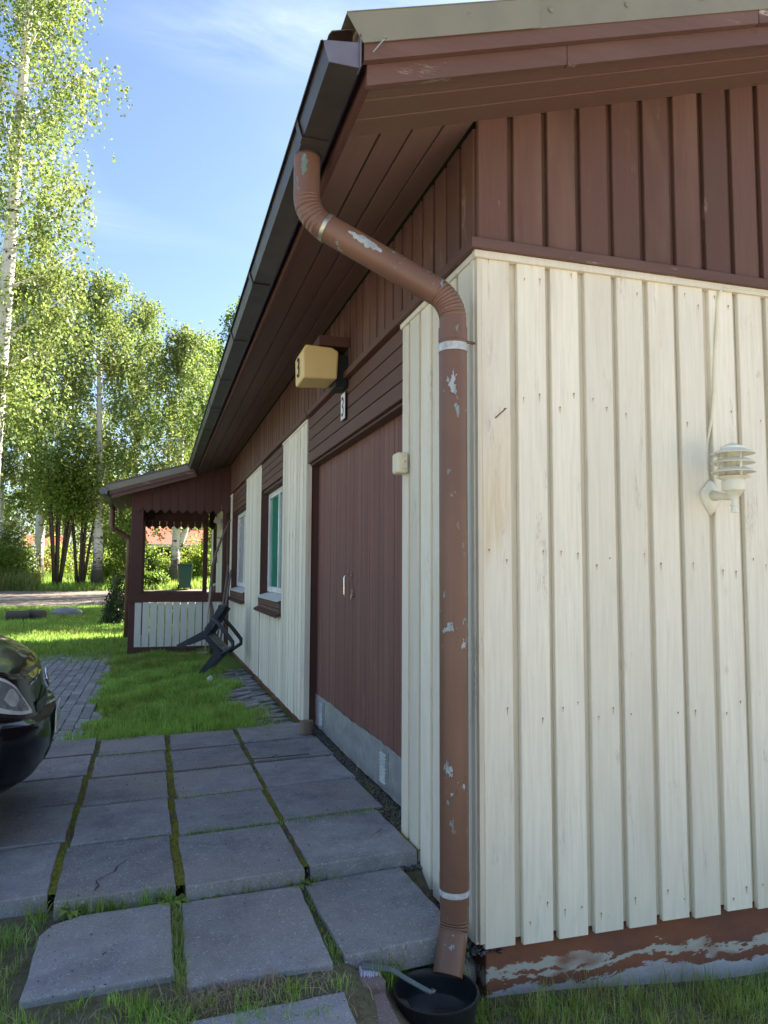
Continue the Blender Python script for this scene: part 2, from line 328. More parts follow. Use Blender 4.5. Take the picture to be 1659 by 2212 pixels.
rust_m = plain('rusty_nail', (.26, .13, .065), .8, .2)
rust_pale = plain('rust_run', (.58, .40, .24), .85, .1)

# ------------------------------------------------------------ terrain
def sstep(a, b, x):
    t = np.clip((x-a)/(b-a), 0, 1); return t*t*(3-2*t)
def gz(x, y):
    x = np.asarray(x, float); y = np.asarray(y, float)
    z = -.050+np.clip(.035*x, -.06, 0)
    z = z-.012*sstep(.75, .5, y)-.06*sstep(-.02, -.7, y)-.25*sstep(-.56, -.10, x)*sstep(.70, .1, y)
    z = z-.09*sstep(0, 1.3, x)*sstep(1.5, .5, y)
    z = z+.24*sstep(13, 22, y)+.22*sstep(21.5, 28, y)+.42*sstep(27.5, 34, y)+.5*sstep(36, 60, y)+2.*sstep(60, 300, y)
    return z
def gzf(x, y): return float(gz(x, y))
def grid(name, xs, ys, zoff, mat, kind='structure'):
    X, Y = np.meshgrid(xs, ys); Z = gz(X, Y)+zoff; V = np.stack([X, Y, Z], -1).reshape(-1, 3); nx, ny = len(xs), len(ys)
    i = np.arange(ny-1)[:, None]*nx+np.arange(nx-1)[None]; F = np.stack([i, i+1, i+1+nx, i+nx], -1).reshape(-1, 4)
    me = npmesh(name, V, F); me.polygons.foreach_set('use_smooth', [True]*len(me.polygons)); o = link(name, me, mat); tag(o, kind=kind); return o
xs = np.concatenate([-np.geomspace(400, 7, 16), np.arange(-6, 5, .125), np.geomspace(5.2, 400, 16)])
ys = np.concatenate([-np.geomspace(300, 4, 12), np.arange(-3.6, 11, .125), np.arange(11, 40, .6), np.geomspace(41, 900, 18)])
ground = grid('ground', xs, ys, -.012, soil_m)
road = grid('gravel_road', np.concatenate([np.linspace(-90, -14, 20), np.linspace(-12, 14, 40), np.linspace(16, 90, 20)]), np.linspace(22.3, 29.6, 12), .0, road_m)

# ------------------------------------------------------------ house
BOARD_CACHE = {}
def board_mesh(w, t, mat, ch=.003):
    """unit length along z; width along x (centred), thickness along +y from the front face at y=0"""
    k = (round(w, 4), round(t, 4), mat.name)
    if k not in BOARD_CACHE:
        h = w/2; poly = [(-h+ch, 0), (h-ch, 0), (h, ch), (h, t), (-h, t), (-h, ch)]; n = len(poly)
        v = [(a, b, 0) for a, b in poly]+[(a, b, 1) for a, b in poly]
        f = [tuple(range(n))[::-1], tuple(range(n, 2*n))]+[(i, (i+1) % n, n+(i+1) % n, n+i) for i in range(n)]
        me = mesh('board', v, f); me.materials.append(mat); BOARD_CACHE[k] = me
    return BOARD_CACHE[k]
def board(name, w, t, mat, origin, length_vec, front, parent):
    """origin = lower end centre of the front face; length_vec = along the board; front = outward normal"""
    z = Vector(length_vec); L = z.length; z.normalize(); y = -Vector(front).normalized(); x = y.cross(z).normalized()
    o = link(name, board_mesh(w, t, mat), None, parent)
    if 'board' in name and abs(z.z) > .9: z = (z+x*random.uniform(-.0016, .0016)+y*random.uniform(-.0008, .0008)).normalized()
    m = Matrix((x, y, z)).transposed().to_4x4(); m.translation = Vector(origin)
    o.matrix_basis = m @ Matrix.Diagonal((1, 1, L, 1)); return o
jit = lambda a: random.uniform(-a, a)
house = empty('wooden_house', (0, 0, -.4)); HOFF = Vector((0, 0, .4))
tag(house, 'single storey wooden house with cream boarded walls, brown upper band and brown double door', 'house')
house.location = (0, 0, 0)
BAND, CB, FB = 2.478, -.135, .019       # cream top, cream bottom near corner, cream bottom beyond the door
YE = 14.3; SL = .309; C0 = 3.004; RX = 4.3
# --- gable wall
gb = MB(); gb.prism([(.045, -.14), (8.55, -.14), (8.55, 2.98), (RX, C0+SL*RX-.02), (.045, 2.995)], lambda a, b: (a, .046, b), lambda a, b: (a, .14, b))
gable = gb.build('gable_wall', darkin, house)
for k in range(24):
    x = .081+.1523*k+jit(.003); w = .125 if k else .122
    board('cladding_board', w, .022, cream, (x, jit(.0015), CB+jit(.005)), (0, 0, BAND-CB-.002), (0, -1, 0), gable)
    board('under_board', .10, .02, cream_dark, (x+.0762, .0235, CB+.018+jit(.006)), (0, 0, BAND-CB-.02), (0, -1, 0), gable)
    xt = .072+.1528*k
    zt = C0+SL*(xt+.066)+.05; zt2 = C0+SL*(xt+.13)+.08
    board('upper_board', .126, .022, brown, (xt, jit(.0015), BAND+.036), (0, 0, zt-BAND-.036-.03), (0, -1, 0), gable)
    board('upper_under_board', .10, .02, brown, (xt+.0764, .0235, BAND+.036), (0, 0, zt2-BAND-.05), (0, -1, 0), gable)
board('band_trim', .042, .05, brown_x, (-.034, -.036, BAND+.018), (5, 0, 0), (0, -1, 0), gable)
board('band_drip', .030, .030, cream, (-.014, -.016, BAND-.016), (5, 0, 0), (0, -1, 0), gable)
# --- side wall with openings
sw = MB()
for (a, b, z0, z1) in ((.046, .95, -.14, 2.99), (.95, 3.42, 2.12, 2.99), (3.42, 4.61, -.1, 2.99), (4.61, 6.19, -.1, .95), (4.61, 6.19, 2.16, 2.99), (6.19, 7.66, -.1, 2.99), (7.66, 9.6, -.1, .95), (7.66, 9.6, 2.16, 2.99), (9.6, 12.7, -.1, 2.99), (12.7, 13.7, -.1, .95), (12.7, 13.7, 2.16, 2.99), (13.7, YE, -.1, 2.99)):
    sw.box(.046, .15, a, b, z0, z1)
side = sw.build('side_wall', darkin, house)
def clad(y0, y1, z0, z1, mat, mat2, first=None, nm='cladding_board'):
    y = first if first is not None else y0+.0625
    while y < y1-.02:
        a, b = max(y-.0625, y0), min(y+.0625, y1)
        if b-a > .02: board(nm, round(b-a, 2), .022, mat, (jit(.0012), (a+b)/2, z0+jit(.004)), (0, 0, z1-z0), (-1, 0, 0), side)
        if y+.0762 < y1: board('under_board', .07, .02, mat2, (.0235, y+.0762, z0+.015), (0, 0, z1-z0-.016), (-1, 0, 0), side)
        y += .1523
clad(.05, .918, CB, BAND-.003, cream, cream_dark, .125)
MB().box(-.006, .018, .0235, .048, CB+.01, BAND-.003).build('corner_trim', cream, side)
MB().box(.001, .0185, -.0005, .022, CB+.02, BAND-.003).build('corner_fillet', cream_dark, side)
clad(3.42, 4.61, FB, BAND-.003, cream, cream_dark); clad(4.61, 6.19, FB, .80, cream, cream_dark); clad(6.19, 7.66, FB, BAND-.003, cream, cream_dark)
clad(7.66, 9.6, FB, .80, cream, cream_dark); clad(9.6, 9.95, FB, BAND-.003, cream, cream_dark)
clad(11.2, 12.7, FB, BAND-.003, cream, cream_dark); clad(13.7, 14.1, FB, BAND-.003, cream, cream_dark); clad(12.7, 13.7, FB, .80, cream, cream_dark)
clad(9.97, 11.2, FB, BAND-.003, porch_brown, porch_brown); clad(14.1, YE, FB, BAND-.003, brown, brown)
y = .06
while y < YE:
    board('upper_board', .125, .022, brown, (jit(.0015), y+.0325, BAND+.036), (0, 0, .478), (-1, 0, 0), side)
    board('upper_under_board', .08, .02, brown, (.0235, y+.1087, BAND+.036), (0, 0, .478), (-1, 0, 0), side)
    y += .1523
a = 0.0
for b in (3.3, 6.6, 9.62):
    board('band_trim', .042, .05, brown_y, (-.033, a-.03 if a == 0 else a+.003, BAND+.018), (0, b-a, 0), (-1, 0, 0), side)
    a = b
board('band_drip', .026, .03, cream, (-.012, -.012, BAND-.015), (0, .93, 0), (-1, 0, 0), side)
for a, b in ((3.41, 4.62), (6.18, 7.67), (9.59, 9.95)): board('band_drip', .02, .024, cream, (-.008, a, BAND-.012), (0, b-a, 0), (-1, 0, 0), side)
MB().box(-.004, .04, 3.385, 3.42, -.02, BAND-.002).build('corner_trim', cream, side)
# brown boarding over the openings
def lintel(y0, y1, z0, z1, n, x=0.0):
    h = (z1-z0)/n
    for i in range(n):
        board('lintel_board', h-.006, .022, brown_y, (x+.004, y0+.003, z0+h*(i+.5)), (0, y1-y0-.006, 0), (-1, 0, 0), side)
    MB().box(x+.0262, .045, y0, y1, z0, z1).build('lintel_backing', darkin, side)
lintel(.924, 3.383, 2.10, BAND-.004, 4); lintel(4.616, 6.186, 2.16, BAND-.004, 4); lintel(7.664, 9.596, 2.16, BAND-.004, 4); lintel(12.7, 13.7, 2.16, BAND-.004, 4)
# --- plinth
pl = MB(); pl.box(.038, 8.5, .036, .13, -.75, -.12); pl.box(.038, .13, .13, .96, -.75, -.12); pl.box(.03, .14, 3.4, YE, -.5, .03)
plinth = pl.build('plinth', plinth_m, house, bevel=.006)
# --- door
door = MB().box(.125, .145, .93, 3.44, .0, 2.12).build('double_door', darkin, house)
yy = 3.395; wid = []
for leaf, (a, b, n) in enumerate(((.96, 2.247, 13), (2.253, 3.40, 12))):
    p = (b-a)/n
    for i in range(n):
        y0 = a+p*i; sp = random.choice((.25, .33, .5)) if random.random() < .55 else 0
        xx = .1+jit(.0012)
        if sp:
            board('door_plank', round(p*sp-.008, 3), .024, door_red, (xx, y0+p*sp/2, .20+jit(.004)), (0, 0, 1.9), (-1, 0, 0), door)
            board('door_plank', round(p*(1-sp)-.008, 3), .024, door_red, (xx, y0+p*sp+p*(1-sp)/2, .20+jit(.004)), (0, 0, 1.9), (-1, 0, 0), door)
        else:
            board('door_plank', round(p-.008, 3), .024, door_red, (xx, y0+p/2, .20+jit(.004)), (0, 0, 1.9), (-1, 0, 0), door)
kp = MB(); n = 40
ysk = np.linspace(.94, 3.42, n); top = .262+rng.normal(0, .003, n)+.004*np.sin(ysk*5); bot = .012+rng.normal(0, .0025, n)+.012*(np.sin(ysk*2.2)*.5)
v = [];
for i in range(n): v += [(.094, ysk[i], bot[i]), (.094, ysk[i], top[i])]
kp.add(v, [(2*i, 2*i+1, 2*i+3, 2*i+2) for i in range(n-1)])
kpo = kp.build('kick_plate', galv, door); sm = kpo.modifiers.new('solid', 'SOLIDIFY'); sm.thickness = .002
for yc in (1.50, 3.14):
    g = MB(); g.box(.088, .0925, yc-.075, yc+.075, .04, .235)
    g.add([], [])
    vg = g.build('vent_grille', galv, door)
    for k in range(9):
        z = .058+k*.0185; m = MB(); m.prism([(.0, 0), (-.011, .002), (-.002, .0125), (0, .0125)], lambda a_, b_: (.0875+a_, yc-.055, z+b_), lambda a_, b_: (.0875+a_, yc+.055, z+b_)); s_ = m.build('slat', galv, door)
MB().box(.03, .124, .955, 3.385, 2.086, 2.112).build('door_head', brown_y, door)
MB().box(.005, .122, 3.405, 3.445, -.02, 2.12).build('door_jamb', porch_brown, door)
MB().box(.024, .122, .921, .95, -.05, 2.12).build('door_jamb', porch_brown, door)
hd = MB(); hd.tube([(.098, 2.29, 1.205), (.065, 2.29, 1.205), (.052, 2.29, 1.200), (.048, 2.29, 1.188), (.048, 2.29, 1.08), (.052, 2.29, 1.066), (.065, 2.29, 1.062), (.098, 2.29, 1.062)], .0052, 10)
hd.box(.093, .099, 2.275, 2.305, 1.19, 1.222); hd.box(.093, .099, 2.272, 2.305, 1.045, 1.08)
hd.build('door_handle', steel, door, auto=40)
lk = MB(); lk.tube([(.097, 2.225, 1.075), (.082, 2.225, 1.075)], .016, 14); lk.box(.083, .09, 2.217, 2.233, 1.06, 1.115); lk.build('lock_cylinder', steel, door, auto=40)
# --- windows
def window(y0, y1, curtain):
    z0, z1 = .95, 2.16
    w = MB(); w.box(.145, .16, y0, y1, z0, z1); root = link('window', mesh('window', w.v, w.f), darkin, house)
    MB().box(.004, .145, y1-.03, y1-.002, .84, z1).build('reveal', porch_brown, root); MB().box(.004, .145, y0+.002, y0+.03, .84, z1).build('reveal', porch_brown, root); MB().box(.026, .145, y0+.03, y1-.03, z1-.03, z1-.002).build('reveal', porch_brown, root)
    fr = MB(); a, b = y0+.032, y1-.032; c = (a+b)/2
    for q in ((a, a+.055, z0+.05, z1-.035), (b-.055, b, z0+.05, z1-.035), (a+.055, b-.055, z0+.05, z0+.11), (a+.055, b-.055, z1-.095, z1-.035), (c-.03, c+.03, z0+.11, z1-.095)): fr.box(.088, .128, q[0], q[1], q[2], q[3])
    fr.build('frame', winwhite, root, bevel=.004)
    for p, q in ((a+.055, c-.03), (c+.03, b-.055)): MB().box(.106, .110, p, q, z0+.11, z1-.095).build('pane', glass, root)
    if curtain:
        n = 46; yyv = np.linspace(a+.06, b-.06, n); v = []
        for i, q in enumerate(yyv): xx = .122+.010*math.sin(i*.9)+.004*math.sin(i*.37); v += [(xx, q, z0+.06), (xx, q, z1-.05)]
        MB().add(v, [(2*i, 2*i+1, 2*i+3, 2*i+2) for i in range(n-1)]).build('curtain', curtain, root, smooth=True)
    sl = MB(); sl.prism([(-.04, -.012), (.145, .04), (.145, .052), (-.045, 0)], lambda p, q: (p, y0+.004, z0+q), lambda p, q: (p, y1-.004, z0+q)); sl.build('sill', winwhite, root)
    for k in range(2): board('apron_board', .066, .024, brown_y, (-.014, y0+.004, z0-.05-.07*k), (0, y1-y0-.008, 0), (-1, 0, 0), root)
    ap = MB(); ap.prism([(-.062, -.012), (-.0135, .012), (-.0135, -.02), (-.055, -.036)], lambda p, q: (p, y0-.02, .822+q), lambda p, q: (p, y1+.02, .822+q)); ap.build('apron_moulding', porch_brown, root)
window(4.61, 6.19, green_cl); window(7.66, 9.6, winwhite); window(12.7, 13.7, winwhite)
# --- roof
rf = MB(); ny = 0; v = []; Yr = np.arange(-.36, YE+.42, .05)
for i, q in enumerate(Yr):
    hgt = .022 if (i % 4) in (1, 2) else 0
    for x_ in (-.665, RX): v.append((x_, q, 3.178+SL*x_+hgt))
    v.append((2*RX+.665, q, 3.178-SL*.665+hgt))
rf.add(v, [(3*i, 3*i+1, 3*i+4, 3*i+3) for i in range(len(Yr)-1)]+[(3*i+1, 3*i+2, 3*i+5, 3*i+4) for i in range(len(Yr)-1)])
roof = rf.build('roof', roof_m, house); roof.modifiers.new('s', 'SOLIDIFY').thickness = .003
def slope(name, x0, x1, y0, y1, c0, c1, mat, lead=0, par=roof, bev=0):
    m = MB(); m.prism([(x0, c0), (x1, c0), (x1, c1), (x0-lead, c1)], lambda a, b: (a, y0, b+SL*a), lambda a, b: (a, y1, b+SL*a)); return m.build(name, mat, par, bevel=bev)
for ya, yb, yc, ye in ((-.402, -.398, -.386, -.366), (YE+.398, YE+.402, YE+.366, YE+.386)):
    slope('verge_flashing', -.57, .065, ya, yb, 3.098, 3.205, flash_m, .055)
    slope('verge_flashing', .045, 2.3, ya+.005, yb+.0045, 3.098, 3.203, flash_m); slope('verge_flashing', 2.29, RX, ya, yb, 3.098, 3.205, flash_m)
    MB().prism([(-.625, 3.2055), (RX, 3.2055), (RX, 3.2085), (-.625, 3.2085)], lambda a, b: (a, ya-.002 if ya < 0 else ya-.15, b+SL*a), lambda a, b: (a, yb+.15 if ya < 0 else yb+.002, b+SL*a)).build('flashing_cap', flash_m, roof)
    f = -1 if ya < 0 else 1
    y0, y1 = (-.392, -.368) if f < 0 else (YE+.368, YE+.392)
    slope('verge_board', -.565, 1.02, y0, y1, 3.044, 3.150, brown_x); slope('verge_board', 1.024, RX, y0-.0*f, y1, 3.044, 3.150, brown_x)
    y0, y1 = (-.366, -.344) if f < 0 else (YE+.344, YE+.366)
    slope('verge_board', -.548, .19, y0, y1, 2.974, 3.048, brown_x); slope('verge_board', .193, RX, y0, y1, 2.971, 3.048, brown_x)
for xs_ in (-.20, .11, .42, .75, 1.1):
    m = MB(); m.lathe([(0, -.004), (.004, -.004), (.007, -.001), (.0095, 0)], n=10)
    o = m.build('flashing_screw', flash_m, roof, smooth=True); o.matrix_basis = Matrix.Translation((xs_, -.4025, 3.155+SL*xs_+jit(.015))) @ Matrix.Rotation(R(-90), 4, 'X')
nl = MB(); nl.tube([(-.535, -.39, 2.905), (-.505, -.425, 2.935)], .0022, 6); nl.lathe([(0, 0), (.006, 0), (.006, .002)], (-.505, -.425, 2.935), 8); nl.build('bent_nail', galv, roof)
# soffit
sf = MB(); sf.prism([(-.53, C0+.022), (RX, C0+.022), (RX, C0+.03), (-.53, C0+.03)], lambda a, b: (a, -.344, b+SL*a), lambda a, b: (a, YE+.344, b+SL*a))
soffit = sf.build('soffit', darkin, house)
nrm = Vector((SL, 0, -1)).normalized()
for k in range(4):
    xm = -.068-.130*k; segs = [(-.002, 4.6), (4.604, 9.4), (9.404, YE+.34)] if k % 2 else [(-.002, 6.2), (6.204, YE+.34)]
    for a, b in segs: board('soffit_board', .128, .018, soffit_m, (xm, a+.004, C0+SL*xm), (0, b-a, 0), nrm, soffit)
for k in range(3):
    yk = -.281+.1175*k*1.0
    board('soffit_board', .1155, .018, soffit_x, (-.528, yk-.008+.0, C0+SL*-.528), (2.4, 0, 2.4*SL), nrm, soffit); board('soffit_board', .1155, .018, soffit_x, (1.875, yk-.008, C0+SL*1.875), (2.4, 0, 2.4*SL), nrm, soffit)
MB().box(-.548, -.530, -.342, YE+.34, 2.815, 3.01).build('eave_fascia', porch_brown, roof)
MB().box(-.58, -.545, -.352, -.30, 2.99, 3.02).build('batten_end', oldwood, roof)

# ------------------------------------------------------------ gutter
def gutter(name, x, y0, y1, zt, label, n_joint, w=.112, d=.062):
    g = empty(name, (x, y0, zt)); tag(g, label, 'gutter')
    prof = [(0, .018), (.002, -d), (-w*.86, -d), (-w, -.012), (-w-.001, .0), (-w-.006, .006), (-w-.012, .002), (-w-.011, -.004)]
    v = [];
    for q in (0, y1-y0): v += [(a, q, b) for a, b in prof]
    m = len(prof); tr = MB().add(v, [(i, i+1, m+i+1, m+i) for i in range(m-1)]).build('trough', gutter_m, g); tr.modifiers.new('s', 'SOLIDIFY').thickness = .0018
    MB().prism([(.003, .02), (.003, -d-.003), (-w*.86, -d-.003), (-w-.002, -.010), (-w-.002, .004)], lambda a, b: (a, -.004, b), lambda a, b: (a, 0.0, b)).build('end_cap', gutter_in, g)
    m = MB(); m.box(.002, .006, -.012, .03, -d-.004, .045); m.build('end_seam', gutter_in, g)
    for q in n_joint:
        p2 = [(a-.006 if a < -.05 else a, b-.006) for a, b in prof[1:6]]; v = []
        for s_ in (q, q+.04): v += [(a, s_-y0, b) for a, b in p2]
        k = len(p2); j = MB().add(v, [(i, i+1, k+i+1, k+i) for i in range(k-1)]).build('joint_clip', gutter_m, g); j.modifiers.new('s', 'SOLIDIFY').thickness = .002
    return g
gutter('eave_gutter', -.583, -.39, 9.66, 2.905, 'long dark steel gutter along the main roof edge, end cap towards the camera', (.04, 1.53, 2.62, 3.75, 4.9, 6.1, 7.3, 8.5))

# ------------------------------------------------------------ downpipe
PR = .0515
dp = empty('downpipe', (-.1, 0, -.3)); tag(dp, 'brown downpipe with peeling paint at the house corner, emptying into the black basin', 'downpipe'); dp.location = (0, 0, 0)
def bend(p0, p1, p2, rad, n=18):
    p0, p1, p2 = map(Vector, (p0, p1, p2)); a = (p0-p1).normalized(); b = (p2-p1).normalized(); th = a.angle(b); d = rad/math.tan(th/2)
    c = p1+(a+b).normalized()*(rad/math.sin(th/2)); s = p1+a*d-c; e = p1+b*d-c; out = []
    ang = s.angle(e); ax = s.cross(e).normalized()
    for i in range(n+1): out.append(c+Matrix.Rotation(ang*i/n, 3, ax) @ s)
    return out
O0 = Vector((-.640, .17, 2.845)); E1 = Vector((-.640, .17, 2.60)); E2 = Vector((-.1, .0, 2.265)); B1 = Vector((-.1, 0, -.035)); B2 = Vector((-.155, -.07, -.165))
b1 = bend(O0, E1, E2, .15, 60); b2 = bend(E1, E2, B1, .14, 60); b3 = bend(E2, B1, B2, .10, 40)
def corr(n, cnt, amp=.0042):
    out = []
    for i in range(n):
        t = i/(n-1)
        env = 1 if .08 < t < .92 else 0
        out.append(PR+env*amp*(abs(math.sin(math.pi*cnt*t))**.5-.75))
    return out
def tubepart(name, pts, rad, n=28, mat=pipe_m):
    m = MB(); m.tube(pts, rad, n); return m.build(name, mat, dp, auto=35)
tubepart('outlet', [O0, O0-Vector((0, 0, .03))], PR*.95, 24, gutter_m)
tubepart('elbow', [O0-Vector((0, 0, .012))]+b1, [PR]+corr(61, 9))
d12 = (b2[0]-b1[-1])
tubepart('offset_pipe', [b1[-1]-d12*.04, b2[0]+d12*.03], PR*1.035)
tubepart('elbow', b2+[b2[-1]-Vector((0, 0, .07))], corr(61, 11)+[PR])
zt = b2[-1].z-.05
pts = [Vector((-.1, 0, zt-(zt-.04)*i/12)) for i in range(13)]
tubepart('vertical_pipe', pts, PR*1.03)
tubepart('elbow', [Vector((-.1, 0, .07))]+b3, [PR]+corr(41, 4, .005))
tubepart('spout', [b3[-1]+(B1-B2).normalized()*.01, B2], [PR*1.0, PR*1.02])
def band(name, c, ax, w, r, mat):
    c = Vector(c); ax = Vector(ax).normalized(); m = MB(); m.tube([c-ax*w/2, c+ax*w/2], r, 28); return m.build(name, mat, dp, auto=35)
band('hose_clamp', b1[-1]+d12*.015, d12, .016, PR*1.08, plain('clamp_steel', (.45, .46, .36), .35, .5, .8, .3, 60, .1))
band('pipe_collar', (-.1, 0, zt-.005), (0, 0, 1), .05, PR*1.07, pipe_m)
whitewash = plain('flaking_primer', (.45, .47, .48), .7, .2, 0, .35, 40, .2, (.25, .2, .17))
band('pipe_band', (-.1, 0, zt-.058), (0, 0, 1), .03, PR*1.075, whitewash); band('pipe_band', (-.1, 0, .085), (0, 0, 1), .02, PR*1.06, whitewash); band('pipe_collar', (-.1, 0, .125), (0, 0, 1), .05, PR*1.05, pipe_m)
m = MB(); m.tube([(-.1, 0, zt-.02), (.01, .03, zt-.02)], .006, 8); m.build('pipe_bracket', pipe_m, dp)
# peeled flakes on the offset pipe and the top elbow
def flake(name, p0, axis, R_, u0, u1, wid, mat, seed, tilt=0):
    """ragged patch wrapped on a tube: p0 = point on the axis, centred on the side facing the yard"""
    r_ = random.Random(seed); axis = Vector(axis).normalized(); out_ = Vector((-.45, -1, tilt)); a = (out_-axis*out_.dot(axis)).normalized(); b = axis.cross(a); m = MB(); n = 14; v = []
    for i in range(n+1):
        t = i/n; e = math.sin(math.pi*min(max(t, .03), .97))**.6; lo_ = -wid*e*r_.uniform(.35, 1)+.25*wid*(t-.5); hi_ = wid*e*r_.uniform(.35, 1)+.25*wid*(t-.5)
        for j in range(5):
            an = lo_+(hi_-lo_)*j/4; v.append(Vector(p0)+axis*(u0+(u1-u0)*t)+(a*math.cos(an)+b*math.sin(an))*R_)
    m.add(v, [(5*i+j, 5*i+j+1, 5*i+j+6, 5*i+j+5) for i in range(n) for j in range(4)]); return m.build(name, mat, dp, smooth=True)
bare = plain('bare_primer', (.33, .37, .37), .55, .3, 0, .3, 30, .1, (.22, .25, .25))
flake('paint_flake', b1[-1], d12, PR*1.035+.0007, .10, .25, .42, bare, 3, .35)
flake('paint_flake', O0-Vector((0, 0, .02)), (0, 0, -1), PR+.0009, .0, .085, .34, plain('green_primer', (.13, .19, .18), .55, .3, 0, .3, 30, .1), 5)

# ------------------------------------------------------------ things on the wall
def text3(name, h, mat, parent, depth=.0015):
    cu = bpy.data.curves.new(name, 'FONT'); cu.body = '3'; cu.size = h/.70; cu.extrude = depth; cu.align_x = 'CENTER'; cu.resolution_u = 4
    o = bpy.data.objects.new('tmp', cu); COL.objects.link(o); dg = bpy.context.evaluated_depsgraph_get(); me = bpy.data.meshes.new_from_object(o.evaluated_get(dg))
    bpy.data.objects.remove(o); me.materials.clear(); me.materials.append(mat); return link(name, me, None, parent)
lb = empty('house_number_lamp', (0, 2.1, 2.56)); tag(lb, 'yellowed plastic box lamp with black number 3 under the eaves above the door', 'lamp')
bx = MB(); bx.prism([(-.305, -.115), (-.085, -.105), (-.075, .075), (-.12, .098), (-.29, .105), (-.31, .06)], lambda a, b: (a, -.115, b), lambda a, b: (a, .155, b)); bo = bx.build('lamp_housing', plastic_y, lb, bevel=.012)
MB().box(-.085, -.004, -.06, .12, -.14, .07).build('lamp_back', black_pl, lb, bevel=.004); MB().box(-.20, -.003, -.10, .16, .112, .175).build('mounting_block', porch_brown, lb)
t = text3('number', .125, ink, lb); t.matrix_basis = Matrix.Translation((-.3145, .02, -.075)) @ Matrix(((0, 0, -1, 0), (-1, 0, 0, 0), (0, 1, 0, 0), (0, 0, 0, 1)))
ns = empty('house_number_sign', (0, 2.12, 2.31)); tag(ns, 'small white number 3 plate on the brown boards above the door', 'sign')
MB().box(-.012, -.006, -.058, .058, -.092, .092).build('plate_border', ink, ns, bevel=.002); MB().box(-.0145, -.0115, -.053, .053, -.086, .086).build('plate', white_m, ns, bevel=.002)
t = text3('number', .13, ink, ns, .0008); t.matrix_basis = Matrix.Translation((-.0155, 0, -.065)) @ Matrix(((0, 0, -1, 0), (-.82, 0, 0, 0), (0, 1, 0, 0), (0, 0, 0, 1)))
sb = empty('doorbell_box', (0, .845, 1.755)); tag(sb, 'cream plastic switch box on the boards beside the double door', 'switch box')
MB().box(-.062, -.002, -.042, .047, -.05, .052).build('housing', plastic_c, sb, bevel=.012); MB().box(-.045, -.012, -.0475, -.042, -.03, .032).build('cover', plastic_c, sb, bevel=.003)
m = MB(); m.lathe([(0, .004), (.008, .004), (.009, 0)], n=12); o = m.build('push_button', plastic_c, sb, smooth=True); o.matrix_basis = Matrix.Translation((-.03, -.047, .005)) @ Matrix.Rotation(R(90), 4, 'X')
# wall lamp
wl = empty('wall_lantern', (1.03, -.17, 1.47)); tag(wl, 'cream louvred wall lantern on an arm, screwed to the light boards', 'lamp')
def lathe_part(name, prof, mat=lamp_m, n=36): return MB().lathe(prof, n=n).build(name, mat, wl, auto=50)
lathe_part('finial', [(0, -.002), (.014, 0), (.015, .006), (.010, .017), (.010, .022), (.0155, .026), (.0155, .032), (.010, .04), (.010, .05), (.0165, .057), (.017, .0615), (.024, .067), (.033, .083), (.040, .086), (.0435, .0875), (.0435, .089), (0, .089)])
lathe_part('lamp_cup', [(.0425, .087), (.044, .089), (.044, .126), (.041, .129), (.047, .133), (.061, .139), (.063, .1415), (.047, .149), (0, .150)])
for k, z in enumerate((.1635, .2005, .2375)):
    lathe_part('louvre', [(.042, z+.019), (.079, z+.001), (.083, z-.0025), (.0825, z-.0045), (.078, z-.003), (.040, z+.014), (.042, z+.019)])
lathe_part('lamp_cap', [(.045, .254), (.046, .262), (.0, .282)]); lathe_part('cap_flange', [(.0, .2535), (.0455, .2545)])
lathe_part('lamp_glass', [(.030, .15), (.030, .25)], plain('frosted_glass', (.6, .57, .45), .5))
for an in (20, 140, 260): m = MB(); m.tube([(.053*math.cos(R(an)), .053*math.sin(R(an)), .14), (.053*math.cos(R(an)), .053*math.sin(R(an)), .248)], .0052, 8); m.build('louvre_post', lamp_m, wl, smooth=True)
# wall rose (shield shape) and arm
shield = [(0, .088), (.014, .082), (.03, .06), (.052, .038), (.058, .012), (.054, -.012), (.042, -.035), (.03, -.052), (.022, -.064), (.012, -.078), (0, -.086)]
out = [(a, b) for a, b in shield]+[(-a, b) for a, b in shield[::-1][1:-1]]; n = len(out); v = []; f = []
for sc, dpt in ((1, 0), (1, -.006), (.93, -.012), (.62, -.022), (.30, -.030)):
    for a, b in out: v.append((a*sc*.84, dpt, b*sc*.84))
for r_ in range(4):
    for i in range(n): f.append((r_*n+i, r_*n+(i+1) % n, (r_+1)*n+(i+1) % n, (r_+1)*n+i))
f.append(tuple(4*n+i for i in range(n)))
rose = MB().add(v, f).build('wall_rose', lamp_m, wl, auto=45); rose.location = (.028, .168, .075)
m = MB(); m.tube([(.026, .15, .082), (.02, .10, .075), (.008, .04, .066), (0, 0, .062)], [.024, .017, .014, .013], 12); m.build('arm', lamp_m, wl, smooth=True)
cb = MB(); cb.tube([(1.145, -.012, 2.455), (1.137, -.008, 2.44), (1.128, .0, 2.40), (1.112, -.006, 2.25), (1.10, .0, 2.12), (1.092, -.003, 2.0), (1.075, -.006, 1.88), (1.062, .012, 1.78), (1.055, .015, 1.68), (1.056, .006, 1.62)], .0062, 8)
cb.tube([(1.145, -.012, 2.455), (1.25, -.012, 2.457), (1.6, -.012, 2.455), (2.4, -.012, 2.456)], .0062, 8)
o = cb.build('lamp_cable', plastic_c, None, smooth=True); tag(o, 'cream cable running from the brown band down to the wall lantern', 'cable')
